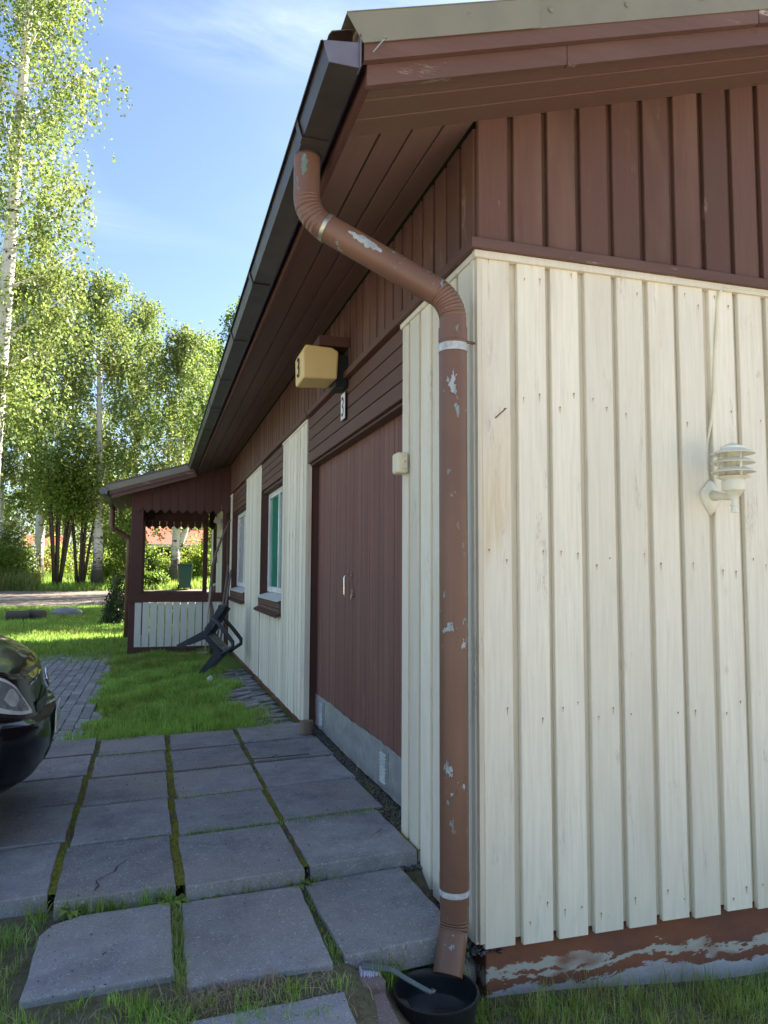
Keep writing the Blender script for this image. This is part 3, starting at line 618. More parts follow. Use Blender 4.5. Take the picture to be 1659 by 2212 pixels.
# nails with rust in the cream gable boards
nb = MB(); rb = MB()
for k in range(9):
    xc = .081+.1523*k
    for row, z in enumerate((2.42, 1.915, 1.30, .71, -.03)):
        for sgn in (-1, 1):
            if random.random() < .35: continue
            x = xc+sgn*.034+jit(.006); zz = z+jit(.035)-.004*k
            r_ = random.uniform(.0022, .0034); nb.lathe([(0, 0), (r_, 0), (r_, .002)], n=7)
            for i in range(len(nb.v)-21, len(nb.v)): q = nb.v[i]; nb.v[i] = (x+q[0], -.0018-(.002-q[2])*.6, zz+q[1])
            L = random.uniform(.004, .03); w = r_*.9
            rb.add([(x-w, -.0021, zz), (x+w, -.0021, zz), (x+w*.25, -.0021, zz-L), (x-w*.25, -.0021, zz-L)], [(0, 3, 2, 1)])
no = nb.build('nail_heads', rust_m, gable); tag(no, kind='stuff'); ro = rb.build('rust_runs', rust_pale, gable); tag(ro, kind='stuff')
hk = MB(); hk.tube([(.075, .0, 1.822), (.088, -.045, 1.842), (.09, -.052, 1.846)], .0028, 7); hk.lathe([(0, 0), (.006, 0), (.006, .003)], (.09, -.054, 1.846), 8)
tag(hk.build('wall_nail', rust_m), 'long rusty nail sticking out of the first cream gable board', 'nail')

# ------------------------------------------------------------ slab terrace
def slab_mesh(w, d, h, seed, cut=None):
    r_ = random.Random(seed); n = 7; per = []
    cs = [(-w/2, -d/2), (w/2, -d/2), (w/2, d/2), (-w/2, d/2)]
    if cut == 'tl': cs = [(-w/2, -d/2), (w/2, -d/2), (w/2, d/2), (-w/2+.13, d/2), (-w/2+.035, d/2-.045), (-w/2, d/2-.12)]
    for i in range(len(cs)):
        a, b = cs[i], cs[(i+1) % len(cs)]; L = math.hypot(b[0]-a[0], b[1]-a[1]); k = max(1, int(L/.07))
        for j in range(k):
            t = j/k; e = .0 if j == 0 else r_.uniform(-.004, .002); nx, ny = (b[1]-a[1])/L, -(b[0]-a[0])/L
            per.append((a[0]+(b[0]-a[0])*t+nx*e, a[1]+(b[1]-a[1])*t+ny*e))
    m = len(per); v = []
    for sc, z in ((1, -h), (1, -.007), (.993, -.0015), (.984, 0)):
        for a, b in per: v.append((a*sc+(r_.uniform(-.0015, .0015) if z else 0), b*sc, z+(r_.uniform(-.002, .001) if z == -.009 else 0)))
    f = [tuple(range(m))[::-1]]+[(q*m+i, q*m+(i+1) % m, (q+1)*m+(i+1) % m, (q+1)*m+i) for q in range(3) for i in range(m)]+[tuple(3*m+i for i in range(m))]
    me = mesh('slab', v, f); me.materials.append(slab_m); return me
terrace = grid('slab_terrace', np.linspace(-2.75, .09, 24), np.linspace(.62, 3.6, 28), 0, moss_m)      # mossy bed in the joints
for vtx in terrace.data.vertices:
    vtx.co.y = max(vtx.co.y, .745 if vtx.co.x < -1.5 else .655)
    vtx.co.z = min(.03*vtx.co.x, 0)-.012+jit(.003)
tag(terrace, 'raised terrace of grey concrete slabs with mossy joints in front of the double door', 'terrace')
# gravel strip between slabs and door sits on the bed
colx = [(-2.53, -2.05), (-2.02, -1.545), (-1.51, -1.055), (-1.018, -.535), (-.505, -.02)]
rows = [(.60, 1.195), (1.23, 1.80), (1.835, 2.39), (2.43, 2.97), (3.01, 3.53)]
for ci, (xa, xb) in enumerate(colx):
    for ri, (ya, yb) in enumerate(rows):
        dy = [.12, .12, .045, .01, .04][ci]; xr = xb+([.0, .035, .045, .045, .03][ri] if ci == 4 else 0)
        me = slab_mesh(xr-xa, yb-ya, .075 if ri == 0 else .05, ci*10+ri)
        o = link('slab', me, None, terrace); xc = (xa+xr)/2; o.location = (xc+jit(.004), (ya+yb)/2+dy+jit(.004), .03*xc+jit(.003)); o.rotation_euler = (jit(.004), .0-math.atan(.03)+jit(.004), jit(.006)+.02)
lower = empty('stepping_slabs', (-.8, .2, -.2)); tag(lower, 'lower row of worn concrete slabs below the terrace step, grass between them', 'paving', kind='structure'); lower.location = (0, 0, 0)
lo = [(-1.53, -1.065, .05, .595, -.090, 'tl'), (-1.03, -.555, -.045, .585, -.078, None), (-.52, -.085, .0, .62, -.070, None),
      (-1.03, -.56, -.80, -.20, -.100, None), (-1.53, -1.07, -.82, -.24, -.125, None)]
for i, (xa, xb, ya, yb, z, cut) in enumerate(lo):
    me = slab_mesh(xb-xa, yb-ya, .09, 200+i, cut); o = link('slab', me, None, lower); o.location = ((xa+xb)/2, (ya+yb)/2, z); o.rotation_euler = (.01+jit(.006), -.03+jit(.01), jit(.012)+(.03 if i == 2 else .0))
pinkm = concrete('pinkish_slab', (.17, .13, .12), (.24, .18, .165))
for i, (xa, xb, ya, yb, z) in enumerate(((-.54, -.40, -.13, -.03, -.122), (-.54, -.41, -.36, -.15, -.142))):
    me = slab_mesh(abs(xb-xa), abs(yb-ya), .06, 300+i); me.materials.clear(); me.materials.append(pinkm); o = link('slab', me, None, lower); o.location = ((xa+xb)/2, (ya+yb)/2, z); o.rotation_euler = (0, -.03, jit(.1))
# gravel strip by the door and along the plinth (stones)
def pebbles(name, x0, x1, y0, y1, z, n, r0, r1, mat, label, zf=None):
    P = np.stack([rng.uniform(x0, x1, n), rng.uniform(y0, y1, n)], 1); base = np.array([(1, 0, 0), (-1, 0, 0), (0, 1, 0), (0, -1, 0), (0, 0, 1), (0, 0, -1)], float); F0 = np.array([(0, 2, 4), (2, 1, 4), (1, 3, 4), (3, 0, 4), (2, 0, 5), (1, 2, 5), (3, 1, 5), (0, 3, 5)])
    r_ = rng.uniform(r0, r1, n)[:, None, None]*rng.uniform(.6, 1.2, (n, 6, 1)); V = base[None]*r_*np.array([1, 1, .7]); an = rng.uniform(0, 6.28, n); c, s = np.cos(an)[:, None], np.sin(an)[:, None]
    V = np.stack([V[..., 0]*c-V[..., 1]*s, V[..., 0]*s+V[..., 1]*c, V[..., 2]], -1)
    zz = np.full(n, z) if zf is None else zf(P[:, 0], P[:, 1]); V += np.concatenate([P, zz[:, None]+rng.uniform(-.003, .006, (n, 1))], 1)[:, None]
    F = (F0[None]+np.arange(n)[:, None, None]*6).reshape(-1, 3); o = link(name, npmesh(name, V.reshape(-1, 3), F), mat); tag(o, label, 'gravel', kind='stuff'); return o
pebbles('door_gravel', -.03, .12, .92, 3.5, -.012, 2600, .004, .012, gravel_m, 'loose grey gravel in the strip below the door')
pebbles('plinth_gravel', -.09, .1, .02, .95, -.16, 1200, .005, .016, gravel_m, 'loose dark stones along the foot of the corner boards', lambda x, y: np.where(y > .62, -.07, -.16))
# ------------------------------------------------------------ block paving
pav = empty('block_paving', (-2.3, 6, -.1)); tag(pav, 'driveway of small grey concrete blocks beside the car and lawn', 'paving', kind='structure'); pav.location = (0, 0, 0)
pv = MB(); pv.box(-.049, .049, -.099, .099, -.05, -.004)
b = [(-.049, -.099), (.049, -.099), (.049, .099), (-.049, .099)]
v = [(x, y, -.05) for x, y in b]+[(x, y, -.005) for x, y in b]+[(x*.91, y*.955, 0) for x, y in b]
pme = mesh('paver', v, [(3, 2, 1, 0)]+[(q*4+i, q*4+(i+1) % 4, q*4+4+(i+1) % 4, q*4+4+i) for q in range(2) for i in range(4)]+[(8, 9, 10, 11)]); pme.materials.append(paver_m)
cnt = 0; rest = []
cells = []
for i in range(-12, 16):
    for j in range(0, 36):
        x = -2.25+i*.103*1.0; y = 3.75+(j+(i % 2)*.5)*.206
        if x > -1.62-.02*(y-3.7)+.03*math.sin(y*3) or x < -3.4 or y > 10.6: continue
        if y > 9.6 and random.random() < .35: continue
        cells.append((x, y))
cells.sort(key=lambda c: math.hypot(c[0]+1.7, c[1]-4.5)+ (3 if c[0] < -2.6 and c[1] < 7 else 0))
for k, (x, y) in enumerate(cells):
    z = gzf(x, y)+.012+jit(.003)
    if k < 296:
        o = link('paver', pme, None, pav); o.location = (x+jit(.003), y+jit(.003), z); o.rotation_euler = (jit(.02), jit(.02), jit(.03))
    else: rest.append((x, y, z, jit(.03)))
if rest:
    q = np.array(rest); V0 = np.array(v); c, s = np.cos(q[:, 3])[:, None], np.sin(q[:, 3])[:, None]
    V = np.stack([V0[None, :, 0]*c-V0[None, :, 1]*s, V0[None, :, 0]*s+V0[None, :, 1]*c, np.repeat(V0[None, :, 2], len(q), 0)], -1)+q[:, None, :3]
    F = np.array([[8, 9, 10, 11]]+[[a*4+i, a*4+(i+1) % 4, a*4+4+(i+1) % 4, a*4+4+i] for a in range(2) for i in range(4)]); F = (F[None]+np.arange(len(q))[:, None, None]*12).reshape(-1, 4)
    o = link('far_pavers', npmesh('far_pavers', V.reshape(-1, 3), F), paver_m, pav); tag(o, kind='stuff')
edge_ = empty('stone_edging', (-.2, 5, -.1)); tag(edge_, 'strip of slanted grey edging stones between the lawn and the wall', 'paving', kind='structure'); edge_.location = (0, 0, 0)
eme = slab_mesh(.17, .06, .06, 77); eme.materials.clear(); eme.materials.append(paver_m)
for i in range(3):
    for j in range(44):
        x = -.40+i*.155+jit(.015); y = 3.62+j*.088+jit(.01)
        if i == 0 and random.random() < .35: continue
        o = link('edging_stone', eme, None, edge_); o.location = (x, y, -.045+jit(.012)); o.rotation_euler = (jit(.12), jit(.12), R(28)+jit(.12))
lg = MB(); pr = [(.052*math.cos(a)*(1+.08*math.sin(3*a)), .045*math.sin(a)) for a in np.linspace(0, 2*math.pi, 17)[:-1]]
lg.prism(pr, lambda a, b: (a, b, 0), lambda a, b: (a*.97, b*.97, .095)); o = lg.build('wood_block', oldwood, None, auto=40); o.location = (-.03, 3.12, .006); tag(o, 'short sawn wooden block standing on the slabs at the door jamb', 'wood block')

# ------------------------------------------------------------ basin, brush, stone, plank
BX, BY, BZ = -.226, -.145, -.262
bs = empty('black_basin', (BX, BY, BZ)); bs.scale = (.91, .91, 1); tag(bs, 'round black plastic basin with water under the downpipe spout', 'basin')
MB().lathe([(0, 0), (.132, 0), (.140, .006), (.150, .065), (.154, .092), (.158, .093), (.158, .099), (.150, .100), (.146, .092), (.142, .065), (.132, .012), (0, .010)], n=48).build('basin_body', black_pl, bs, auto=40)
MB().lathe([(0, .024), (.1345, .024)], n=40).build('water', water, bs)
for k in range(5):
    for sgn in (-1, 1):
        m = MB(); m.box(-.045, .045, -.005, .005, .011, .022); rib = m.build('basin_rib', black_pl, bs); rib.location = (sgn*.042, -.075+k*.026, 0); rib.rotation_euler = (0, 0, sgn*R(38))
br = empty('dish_brush', (BX-.125, BY+.045, BZ+.135)); tag(br, 'grey green dish brush with pale bristles resting on the basin rim', 'brush')
hd = MB(); P = [(-.105, .055, .025), (-.05, .035, .02), (-.015, .012, .022), (.03, -.02, .0), (.085, -.055, -.025), (.10, -.066, -.03)]
def ribbon(P, w, t):
    m = MB(); n = len(P); v = []
    for i, p in enumerate(P):
        p = Vector(p); d = (Vector(P[min(i+1, n-1)])-Vector(P[max(i-1, 0)])).normalized(); sd_ = d.cross(Vector((0, 0, 1))).normalized()*w[i]/2; u_ = Vector((0, 0, t/2))
        v += [p+sd_+u_, p-sd_+u_, p-sd_-u_, p+sd_-u_]
    f = [(4*i+a, 4*i+(a+1) % 4, 4*i+4+(a+1) % 4, 4*i+4+a) for i in range(n-1) for a in range(4)]+[(0, 3, 2, 1), (4*n-4, 4*n-3, 4*n-2, 4*n-1)]
    return m.add(v, f)
ribbon(P, [.034, .034, .022, .02, .02, .018], .008).build('handle', grey_pl, br, bevel=.002)
m = MB(); m.tube([(.098, -.064, -.03), (.112, -.060, -.033), (.118, -.05, -.035), (.11, -.042, -.035)], .005, 8); m.build('hook', grey_pl, br, smooth=True)
bm_ = MB()
for i in range(150):
    t_ = random.random(); p = Vector((-.105+.055*t_, .055-.02*t_, .02))+Vector((jit(.010), jit(.014), 0)); d = Vector((-.012+jit(.012), -.028+jit(.012), -.03+jit(.006)))
    bm_.tube([p, p+d], .0011, 4)
bm_.build('bristles', bristle_m, br)
st = MB()
me = bpy.data.meshes.new('stone'); bmx = bmesh.new(); bmesh.ops.create_icosphere(bmx, subdivisions=3, radius=1)
for q in bmx.verts: q.co = Vector((math.copysign(abs(q.co.x)**.6, q.co.x)*.075, math.copysign(abs(q.co.y)**.6, q.co.y)*.08, math.copysign(abs(q.co.z)**.55, q.co.z)*.055))*(1+.05*math.sin(q.co.x*5+q.co.z*4))
bmx.to_mesh(me); bmx.free(); me.polygons.foreach_set('use_smooth', [True]*len(me.polygons)); o = link('corner_stone', me, concrete('smooth_stone', (.17, .16, .165), (.24, .22, .22))); o.location = (-.045, .15, -.26); o.rotation_euler = (0, .1, .3); tag(o, 'rounded grey stone block between basin and plinth', 'stone')
o = MB().box(-.022, .022, -.26, .26, -.012, .012).build('loose_plank', painted_wood('red_brown_plank', (.22, .12, .09), 'y', wear=.55), None, bevel=.003); o.location = (.0, -.26, -.385); o.rotation_euler = (.05, .1, R(24)); tag(o, 'reddish brown plank lying on the ground by the plinth corner', 'plank')
o = MB().box(-.022, .022, -.12, .12, -.012, .012).build('wood_offcut', painted_wood('red_brown_offcut', (.19, .12, .10), 'y', wear=.55), None, bevel=.003); o.location = (-.215, .16, -.20); o.rotation_euler = (.2, .1, R(-40)); tag(o, 'dull brown wood offcut behind the downpipe spout', 'wood offcut')
lf = MB(); v = [(-.004, 0, 0), (.010, .0, .0), (.014, .002, .03), (.018, 0, .045), (.006, .004, .05), (-.004, .002, .085), (-.012, .003, .10), (-.010, .0, .06), (-.006, -.002, .03)]
lf.add(v+[(a, b_+.002, c_) for a, b_, c_ in v], [tuple(range(9)), tuple(range(9, 18))[::-1]]+[(i, 9+i, 9+(i+1) % 9, (i+1) % 9) for i in range(9)]); o = lf.build('dry_leaf', straw_m); o.location = (-.20, .05, -.17); o.rotation_euler = (.1, -.3, -.4); o.scale = (1.2, 1, 1.1); tag(o, 'curled pale dry leaf caught beside the downpipe spout', 'leaf')

# ------------------------------------------------------------ porch
PY = 9.97
po = empty('porch', (-1.45, PY, -.06)); tag(po, 'open brown porch with pointed valance boards and white slatted railing', 'porch'); po.location = (0, 0, 0)
for yb_ in (PY, 12.75):
    MB().box(-1.545, -1.36, yb_, yb_+.17, -.09, 2.52).build('post', porch_brown, po, bevel=.008)
    MB().box(-.105 if yb_ == PY else -.25, -.045 if yb_ == PY else -.165, yb_+.02, yb_+.16, -.05, 2.75).build('post', porch_brown, po, bevel=.006)
def valance(y0, ztip, x0=-1.505, n=11, p=.1365, flip=1):
    for i in range(n):
        a, b_ = x0+p*i, x0+p*(i+1)-.004; c_ = (a+b_)/2; zt_ = 2.975+SL*a; zt2 = 2.975+SL*b_
        m = MB(); pol = [(a, ztip+.068), (c_, ztip), (b_, ztip+.068), (b_, zt2), (a, zt_)]
        m.prism(pol, lambda q, z: (q, y0, z), lambda q, z: (q, y0+.02, z)); m.build('valance_board', porch_brown, po)
valance(PY-.022+.0, 2.155); valance(12.93, 2.06)
MB().prism([(-1.36, 2.30), (-.2, 2.30), (-.2, 2.75), (-1.36, 2.42)], lambda a, b: (a, PY+.002, b), lambda a, b: (a, PY+.10, b)).build('porch_beam', porch_brown, po)
MB().prism([(-1.36, 2.22), (-.2, 2.22), (-.2, 2.75), (-1.36, 2.42)], lambda a, b: (a, 12.8, b), lambda a, b: (a, 12.9, b)).build('porch_beam', porch_brown, po)
MB().box(-1.52, -1.40, PY+.17, 12.75, 2.2, 2.46).build('porch_beam', porch_brown, po)
MB().box(-1.545, -.05, PY-.042, PY-.0015, .735, .862).build('rail', porch_brown, po, bevel=.004); MB().box(-1.35, -.05, PY-.04, PY+.05, .8635, .885).build('rail_cap', porch_brown, po)
MB().box(-1.545, -.05, PY-.042, PY-.0015, -.075, .03).build('bottom_rail', porch_brown, po, bevel=.004)
for k in range(12):
    xa = -1.45+.117*k
    MB().box(xa, xa+.098, PY-.020, PY+.001+.0, .035, .73).build('slat', white_slat, po)
MB().box(-1.52, -.05, PY+.03, 12.9, -.11, -.0).build('porch_floor', oldwood, po)
# rear railing of the porch
MB().box(-1.36, -.2, 12.80, 12.84, .74, .84).build('rail', brown_x, po)
# porch roof = lower continuation of the main roof
def pslope(name, x0, x1, y0, y1, c0, c1, mat, lead=0): return slope(name, x0, x1, y0, y1, c0, c1, mat, lead, po)
pslope('porch_roof', -1.93, -.672, 9.64, 13.2, 3.12, 3.165, roof_m)
pslope('verge_flashing', -1.90, -.61, 9.605, 9.612, 3.035, 3.128, flash_m, .02); pslope('verge_board', -1.86, -.60, 9.6125, 9.635, 2.975, 3.06, brown_x); pslope('verge_board', -1.83, -.57, 9.636, 9.655, 2.91, 3.0, brown_x)
for k in range(8):
    xm = -1.80+.145*k
    if xm < -.62: board('porch_soffit_board', .143, .018, soffit_m, (xm, 9.66, 2.99+SL*xm), (0, 3.4, 0), nrm, po)
gutter('porch_gutter', -1.90, 9.60, 13.2, 2.475, 'short dark gutter on the porch roof edge', (9.9, 11.2))
pdp = empty('porch_downpipe', (-1.9, 12.3, 0)); tag(pdp, 'thin brown downpipe bending in behind the porch post', 'downpipe'); pdp.location = (0, 0, 0)
m = MB(); q0, q1, q2, q3 = Vector((-1.95, 12.2, 2.42)), Vector((-1.95, 12.2, 2.02)), Vector((-1.64, 12.3, 1.84)), Vector((-1.64, 12.3, 0.0))
m.tube([q0]+bend(q0, q1, q2, .09, 8)+bend(q1, q2, q3, .09, 8)+[q3], .05, 14); m.build('pipe', pipe_m, pdp, smooth=True)
MB().tube([(-1.64, 12.3, 1.5), (-1.64, 12.3, 1.53)], .055, 14).build('bracket', pipe_m, pdp); MB().tube([(-1.64, 12.3, 1.53), (-1.5, 12.3, 1.53)], .01, 6).build('bracket', pipe_m, pdp)
pl_ = empty('porch_lamp', (-.05, 10.9, 2.1)); tag(pl_, 'small white box lamp on the wall inside the porch', 'lamp')
o = MB().box(-.14, -.02, -.05, .05, -.05, .05).build('housing', white_m, pl_, bevel=.008); o.rotation_euler = (0, .3, 0); MB().box(-.03, .03, -.02, .02, -.12, .06).build('bracket', white_m, pl_)

# ------------------------------------------------------------ sticks and tool against the wall
bk = MB()
P = [(-.30, 9.35, -.05), (-.325, 9.3, .35), (-.30, 9.35, .62), (-.335, 9.42, .80), (-.31, 9.5, 1.05), (-.30, 9.5, 1.30), (-.245, 9.55, 1.52), (-.16, 9.6, 1.75), (-.06, 9.62, 2.0), (-.02, 9.62, 2.06)]
bk.tube(P, [.030, .032, .030, .028, .024, .024, .021, .018, .013, .009], 9)
for a, d in ((P[5], (-.05, -.01, .03)), (P[7], (-.07, 0, .02)), (P[6], (.05, 0, .05)), (P[3], (-.05, 0, .0)), (P[6], (.02, -.01, -.16))): bk.tube([a, Vector(a)+Vector(d)], [.012, .006], 6)
tag(bk.build('crooked_branch', plain('stripped_branch', (.17, .13, .11), .8, .2, 0, .3, 12, .3), None, smooth=True), 'long crooked branch leaning against the wall by the porch', 'branch')
stickm = plain('grey_stick', (.20, .15, .13), .8, .2, 0, .2, 10, .2)
m = MB(); m.tube([(-.27, 9.2, -.05), (-.15, 9.3, .65), (-.06, 9.4, 1.33)], .016, 8); tag(m.build('straight_pole', stickm, None, smooth=True), 'thin straight pole leaning on the wall next to the crooked branch, the taller of two', 'pole')
m = MB(); m.tube([(-.22, 9.1, -.05), (-.12, 9.2, .6), (-.03, 9.3, 1.25)], .017, 8); tag(m.build('straight_pole', stickm, None, smooth=True), 'thin straight pole nearest the wall, the shorter of two', 'pole')
sq = empty('wooden_hoe', (-.42, 9.2, 0)); tag(sq, 'pale wooden tool with a cross head standing by the porch railing', 'tool'); palew = plain('pale_wood', (.42, .34, .27), .7)
MB().tube([(.02, 0, -.02), (.05, .1, .55), (.1, .2, 1.0)], .012, 8).build('handle', palew, sq, smooth=True); MB().box(-.10, .05, -.015, .015, -.015, .012).build('head', palew, sq)

# ------------------------------------------------------------ plastic chair tipped against the wall
ch = empty('plastic_armchair', (0, 0, 0)); tag(ch, 'dark navy plastic armchair tipped over, its legs leaning on the wall', 'chair')
def plate_slots(name, w, h, slots, t=.006, round_=.03):
    """panel in local (x,z), thin in y, with vertical slots: built of strips"""
    m = MB(); xs_ = sorted(slots); x = -w/2
    for (a, b, z0, z1) in xs_:
        m.box(x, a, -t/2, t/2, 0, h); m.box(a, b, -t/2, t/2, 0, z0); m.box(a, b, -t/2, t/2, z1, h); x = b
    m.box(x, w/2, -t/2, t/2, 0, h); return m
# chair frame: x = width, y = forward, z = up, origin on the floor between the rear feet
seat = plate_slots('seat', .44, .42, [(-.11, -.085, .08, .34), (-.04, -.015, .08, .34), (.03, .055, .08, .34), (.10, .125, .08, .34)]).build('seat', navy_pl, ch, bevel=.004)
seat.matrix_basis = Matrix.Translation((0, .02, .40)) @ Matrix.Rotation(R(-84), 4, 'X')
back = plate_slots('back', .44, .40, [(-.13, -.10, .05, .33), (-.055, -.025, .05, .34), (.02, .05, .05, .34), (.095, .125, .05, .33)]).build('backrest', navy_pl, ch, bevel=.004)
back.matrix_basis = Matrix.Translation((0, .015, .42)) @ Matrix.Rotation(R(14), 4, 'X')
for s_ in (-1, 1):
    def lleg(top, bot, wt, wb, name, fy):
        m = MB(); top, bot = Vector(top), Vector(bot)
        for ax in ('x', 'y'):
            v = []
            for p, w_ in ((bot, wb), (top, wt)):
                if ax == 'x': v += [p, p+Vector((-s_*w_, 0, 0)), p+Vector((-s_*w_, fy*.006, 0)), p+Vector((0, fy*.006, 0))]
                else: v += [p+Vector((0, fy*.006, 0)), p+Vector((-s_*.006, fy*.006, 0)), p+Vector((-s_*.006, fy*w_, 0)), p+Vector((0, fy*w_, 0))]
            m.add(v, [(3, 2, 1, 0), (4, 5, 6, 7)]+[(i, (i+1) % 4, 4+(i+1) % 4, 4+i) for i in range(4)])
        return m.build(name, navy_pl, ch)
    lleg((s_*.24, .03, .42), (s_*.26, -.06, 0), .11, .06, 'leg', 1); lleg((s_*.25, .45, .42), (s_*.27, .50, 0), .11, .06, 'leg', -1); MB().box(s_*.225-.008, s_*.225+.008, .03, .45, .35, .425).build('seat_skirt', navy_pl, ch, bevel=.004)
    m = MB(); m.add([(s_*.215, -.10, .80), (s_*.255, -.10, .80), (s_*.255, .04, .40), (s_*.215, .04, .40), (s_*.215, -.02, .81), (s_*.255, -.02, .81), (s_*.255, .12, .40), (s_*.215, .12, .40)], [(0, 1, 2, 3), (7, 6, 5, 4), (0, 4, 5, 1), (1, 5, 6, 2), (2, 6, 7, 3), (3, 7, 4, 0)]); m.build('back_stile', navy_pl, ch, bevel=.006)
    arm = MB(); arm.tube([(s_*.24, -.03, .62), (s_*.27, .05, .645), (s_*.285, .25, .645), (s_*.285, .42, .64), (s_*.28, .47, .60), (s_*.265, .46, .50), (s_*.25, .45, .40)], [.02, .026, .03, .03, .028, .026, .028], 10); arm.build('armrest', navy_pl, ch, smooth=True)
MB().box(-.22, .22, -.115, -.085, .77, .82).build('top_rail', navy_pl, ch, bevel=.012); MB().box(-.24, .24, .425, .455, .375, .432).build('front_rail', navy_pl, ch, bevel=.01)
uu = Vector((.72, -.22, .64)).normalized(); ww = Vector((.34, .93, .02)); ww = (ww-uu*ww.dot(uu)).normalized(); ff = uu.cross(ww)
if ff.z > 0: ff = -ff; ww = -ww
mm = Matrix((ww, ff, uu)).transposed().to_4x4(); mm.translation = Vector((-.785, 7.30, .275)); ch.matrix_basis = mm @ Matrix.Diagonal((.88, .88, .88, 1))

# ------------------------------------------------------------ car
car = empty('black_car', (-1.66, 1.93, -.085), R(4)); tag(car, 'black car parked at the left edge, nose towards the house', 'car')
HW = .865; CL = 4.15
def plan(s):
    """closed outline, s in [0,1): front centre -> right side (-y) -> rear -> left -> front ; returns (x,y)"""
    seg = [(.0, 0.0), (-.012, -.30), (-.05, -.52), (-.12, -.67), (-.25, -.79), (-.45, -.845), (-.8, -.865), (-2, -.865), (-3.3, -.86), (-3.85, -.80), (-4.08, -.6), (-4.15, 0)]
    return seg
half = plan(0); dens = []
def crs(P, k):
    out = []
    for i in range(len(P)-1):
        p0 = P[max(i-1, 0)]; p1 = P[i]; p2 = P[i+1]; p3 = P[min(i+2, len(P)-1)]
        if i == 0: p0 = (p2[0], -p2[1])
        for j in range(k):
            t = j/k; out.append(tuple(.5*((2*p1[a])+(-p0[a]+p2[a])*t+(2*p0[a]-5*p1[a]+4*p2[a]-p3[a])*t*t+(-p0[a]+3*p1[a]-3*p2[a]+p3[a])*t**3) for a in (0, 1)))
    out.append(P[-1]); return out
hp = crs(half, 6); ring = hp+[(x, -y) for x, y in hp[-2:0:-1]]; NR = len(ring)
def ztop(x): return np.interp(x, [-4.15, -3.9, -3.2, -1.15, -.9, -.5, -.2, -.05, 0], [.96, 1.03, 1.05, 1.03, 1.0, .935, .86, .815, .785])
def fsc(x): return np.interp(x, [-1.0, -.45, 0], [0, .35, 1])
lv = [0, .06, .16, .28, .40, .50, .56, .60, .68, .78, .88, .95, 1.0]
inn = [.11, .055, .022, .006, .0, .004, .010, .055, .066, .075, .084, .092, .112]     # inset (front) per level
ins = [.05, .03, .015, .006, .0, .0, .003, .014, .018, .024, .032, .042, .062]
def surf(i, k, off=0):
    x, y = ring[i % NR]; x1, y1 = ring[(i+1) % NR]; x0, y0 = ring[(i-1) % NR]; t = Vector((x1-x0, y1-y0)).normalized(); nx, ny = -t.y, t.x
    if nx*(x+2)+ny*y < 0: nx, ny = -nx, -ny
    f_ = fsc(x); d = (inn[k] if False else np.interp(f_, [0, 1], [ins[k], inn[k]]))-off
    zb = .29-.03*(1-f_) ; z = zb+(ztop(x)-zb)*lv[k]; return (x-nx*d, y-ny*d, z)
v = []; NK = len(lv)
for k in range(NK):
    for i in range(NR): v.append(surf(i, k))
f = [(k*NR+i, (k+1)*NR+i, (k+1)*NR+(i+1) % NR, k*NR+(i+1) % NR) for k in range(NK-1) for i in range(NR)]
body = MB().add(v, f)
# bonnet / deck as a cap over the top ring
topi = [(NK-1)*NR+i for i in range(NR)]; nh = len(hp); base = len(body.v); MR = 9
for i in range(nh):
    a = Vector(body.v[topi[i]]); b_ = Vector(body.v[topi[(NR-i) % NR]])
    for j in range(1, MR):
        t = j/MR; p = a.lerp(b_, t); p.z += .055*(1-(2*t-1)**2)*min(1, (-a.x+.02)*3.5)*1.0+.012*math.exp(-((abs(2*t-1)-.72)/.12)**2)*min(1, -a.x*3); body.v.append(tuple(p))
def cidx(i, j): return topi[i] if j == 0 else (topi[(NR-i) % NR] if j == MR else base+i*(MR-1)+j-1)
for i in range(nh-1):
    for j in range(MR):
        q = (cidx(i, j), cidx(i+1, j), cidx(i+1, j+1), cidx(i, j+1)); q = tuple(dict.fromkeys(q))
        if len(q) > 2: body.f.append(q)
bo = body.build('body', car_paint, car, auto=24)
gh = MB(); gv = []
for z, xa, xb, w_ in ((1.02, -1.05, -3.75, .78), (1.22, -1.45, -3.45, .70), (1.42, -1.85, -3.1, .60), (1.49, -2.15, -2.9, .50)):
    for a in np.linspace(0, 2*math.pi, 33)[:-1]:
        c_, s_ = math.cos(a), math.sin(a); gv.append(((xa+xb)/2+(xa-xb)/2*math.copysign(abs(c_)**.45, c_), w_*math.copysign(abs(s_)**.4, s_), z))
gh.add(gv, [(q*32+i, q*32+(i+1) % 32, q*32+32+(i+1) % 32, q*32+32+i) for q in range(3) for i in range(32)]+[tuple(96+i for i in range(32))]); gh.build('cabin', plain('dark_glass', (.01, .012, .014), .05, .6, 0, .02, 5, 0), car, auto=40)
MB().box(-2.9, -2.15, -.5, .5, 1.475, 1.50).build('roof_panel', car_paint, car, bevel=.01)
def patch(name, i0, i1, k0, k1, off, mat, par=car, both=True):
    for sgn in ((1, -1) if both else (1,)):
        ii = list(range(i0, i1+1)); m = MB(); n_ = len(ii); V_ = []
        for k in range(k0, k1+1):
            for i in ii: x, y, z = surf(i, k, off); V_.append((x, sgn*y, z))
        m.add(V_, [(k*n_+i, k*n_+n_+i, k*n_+n_+i+1, k*n_+i+1) for k in range(k1-k0) for i in range(n_-1)]); o = m.build(name, mat, par, smooth=True)
    return o
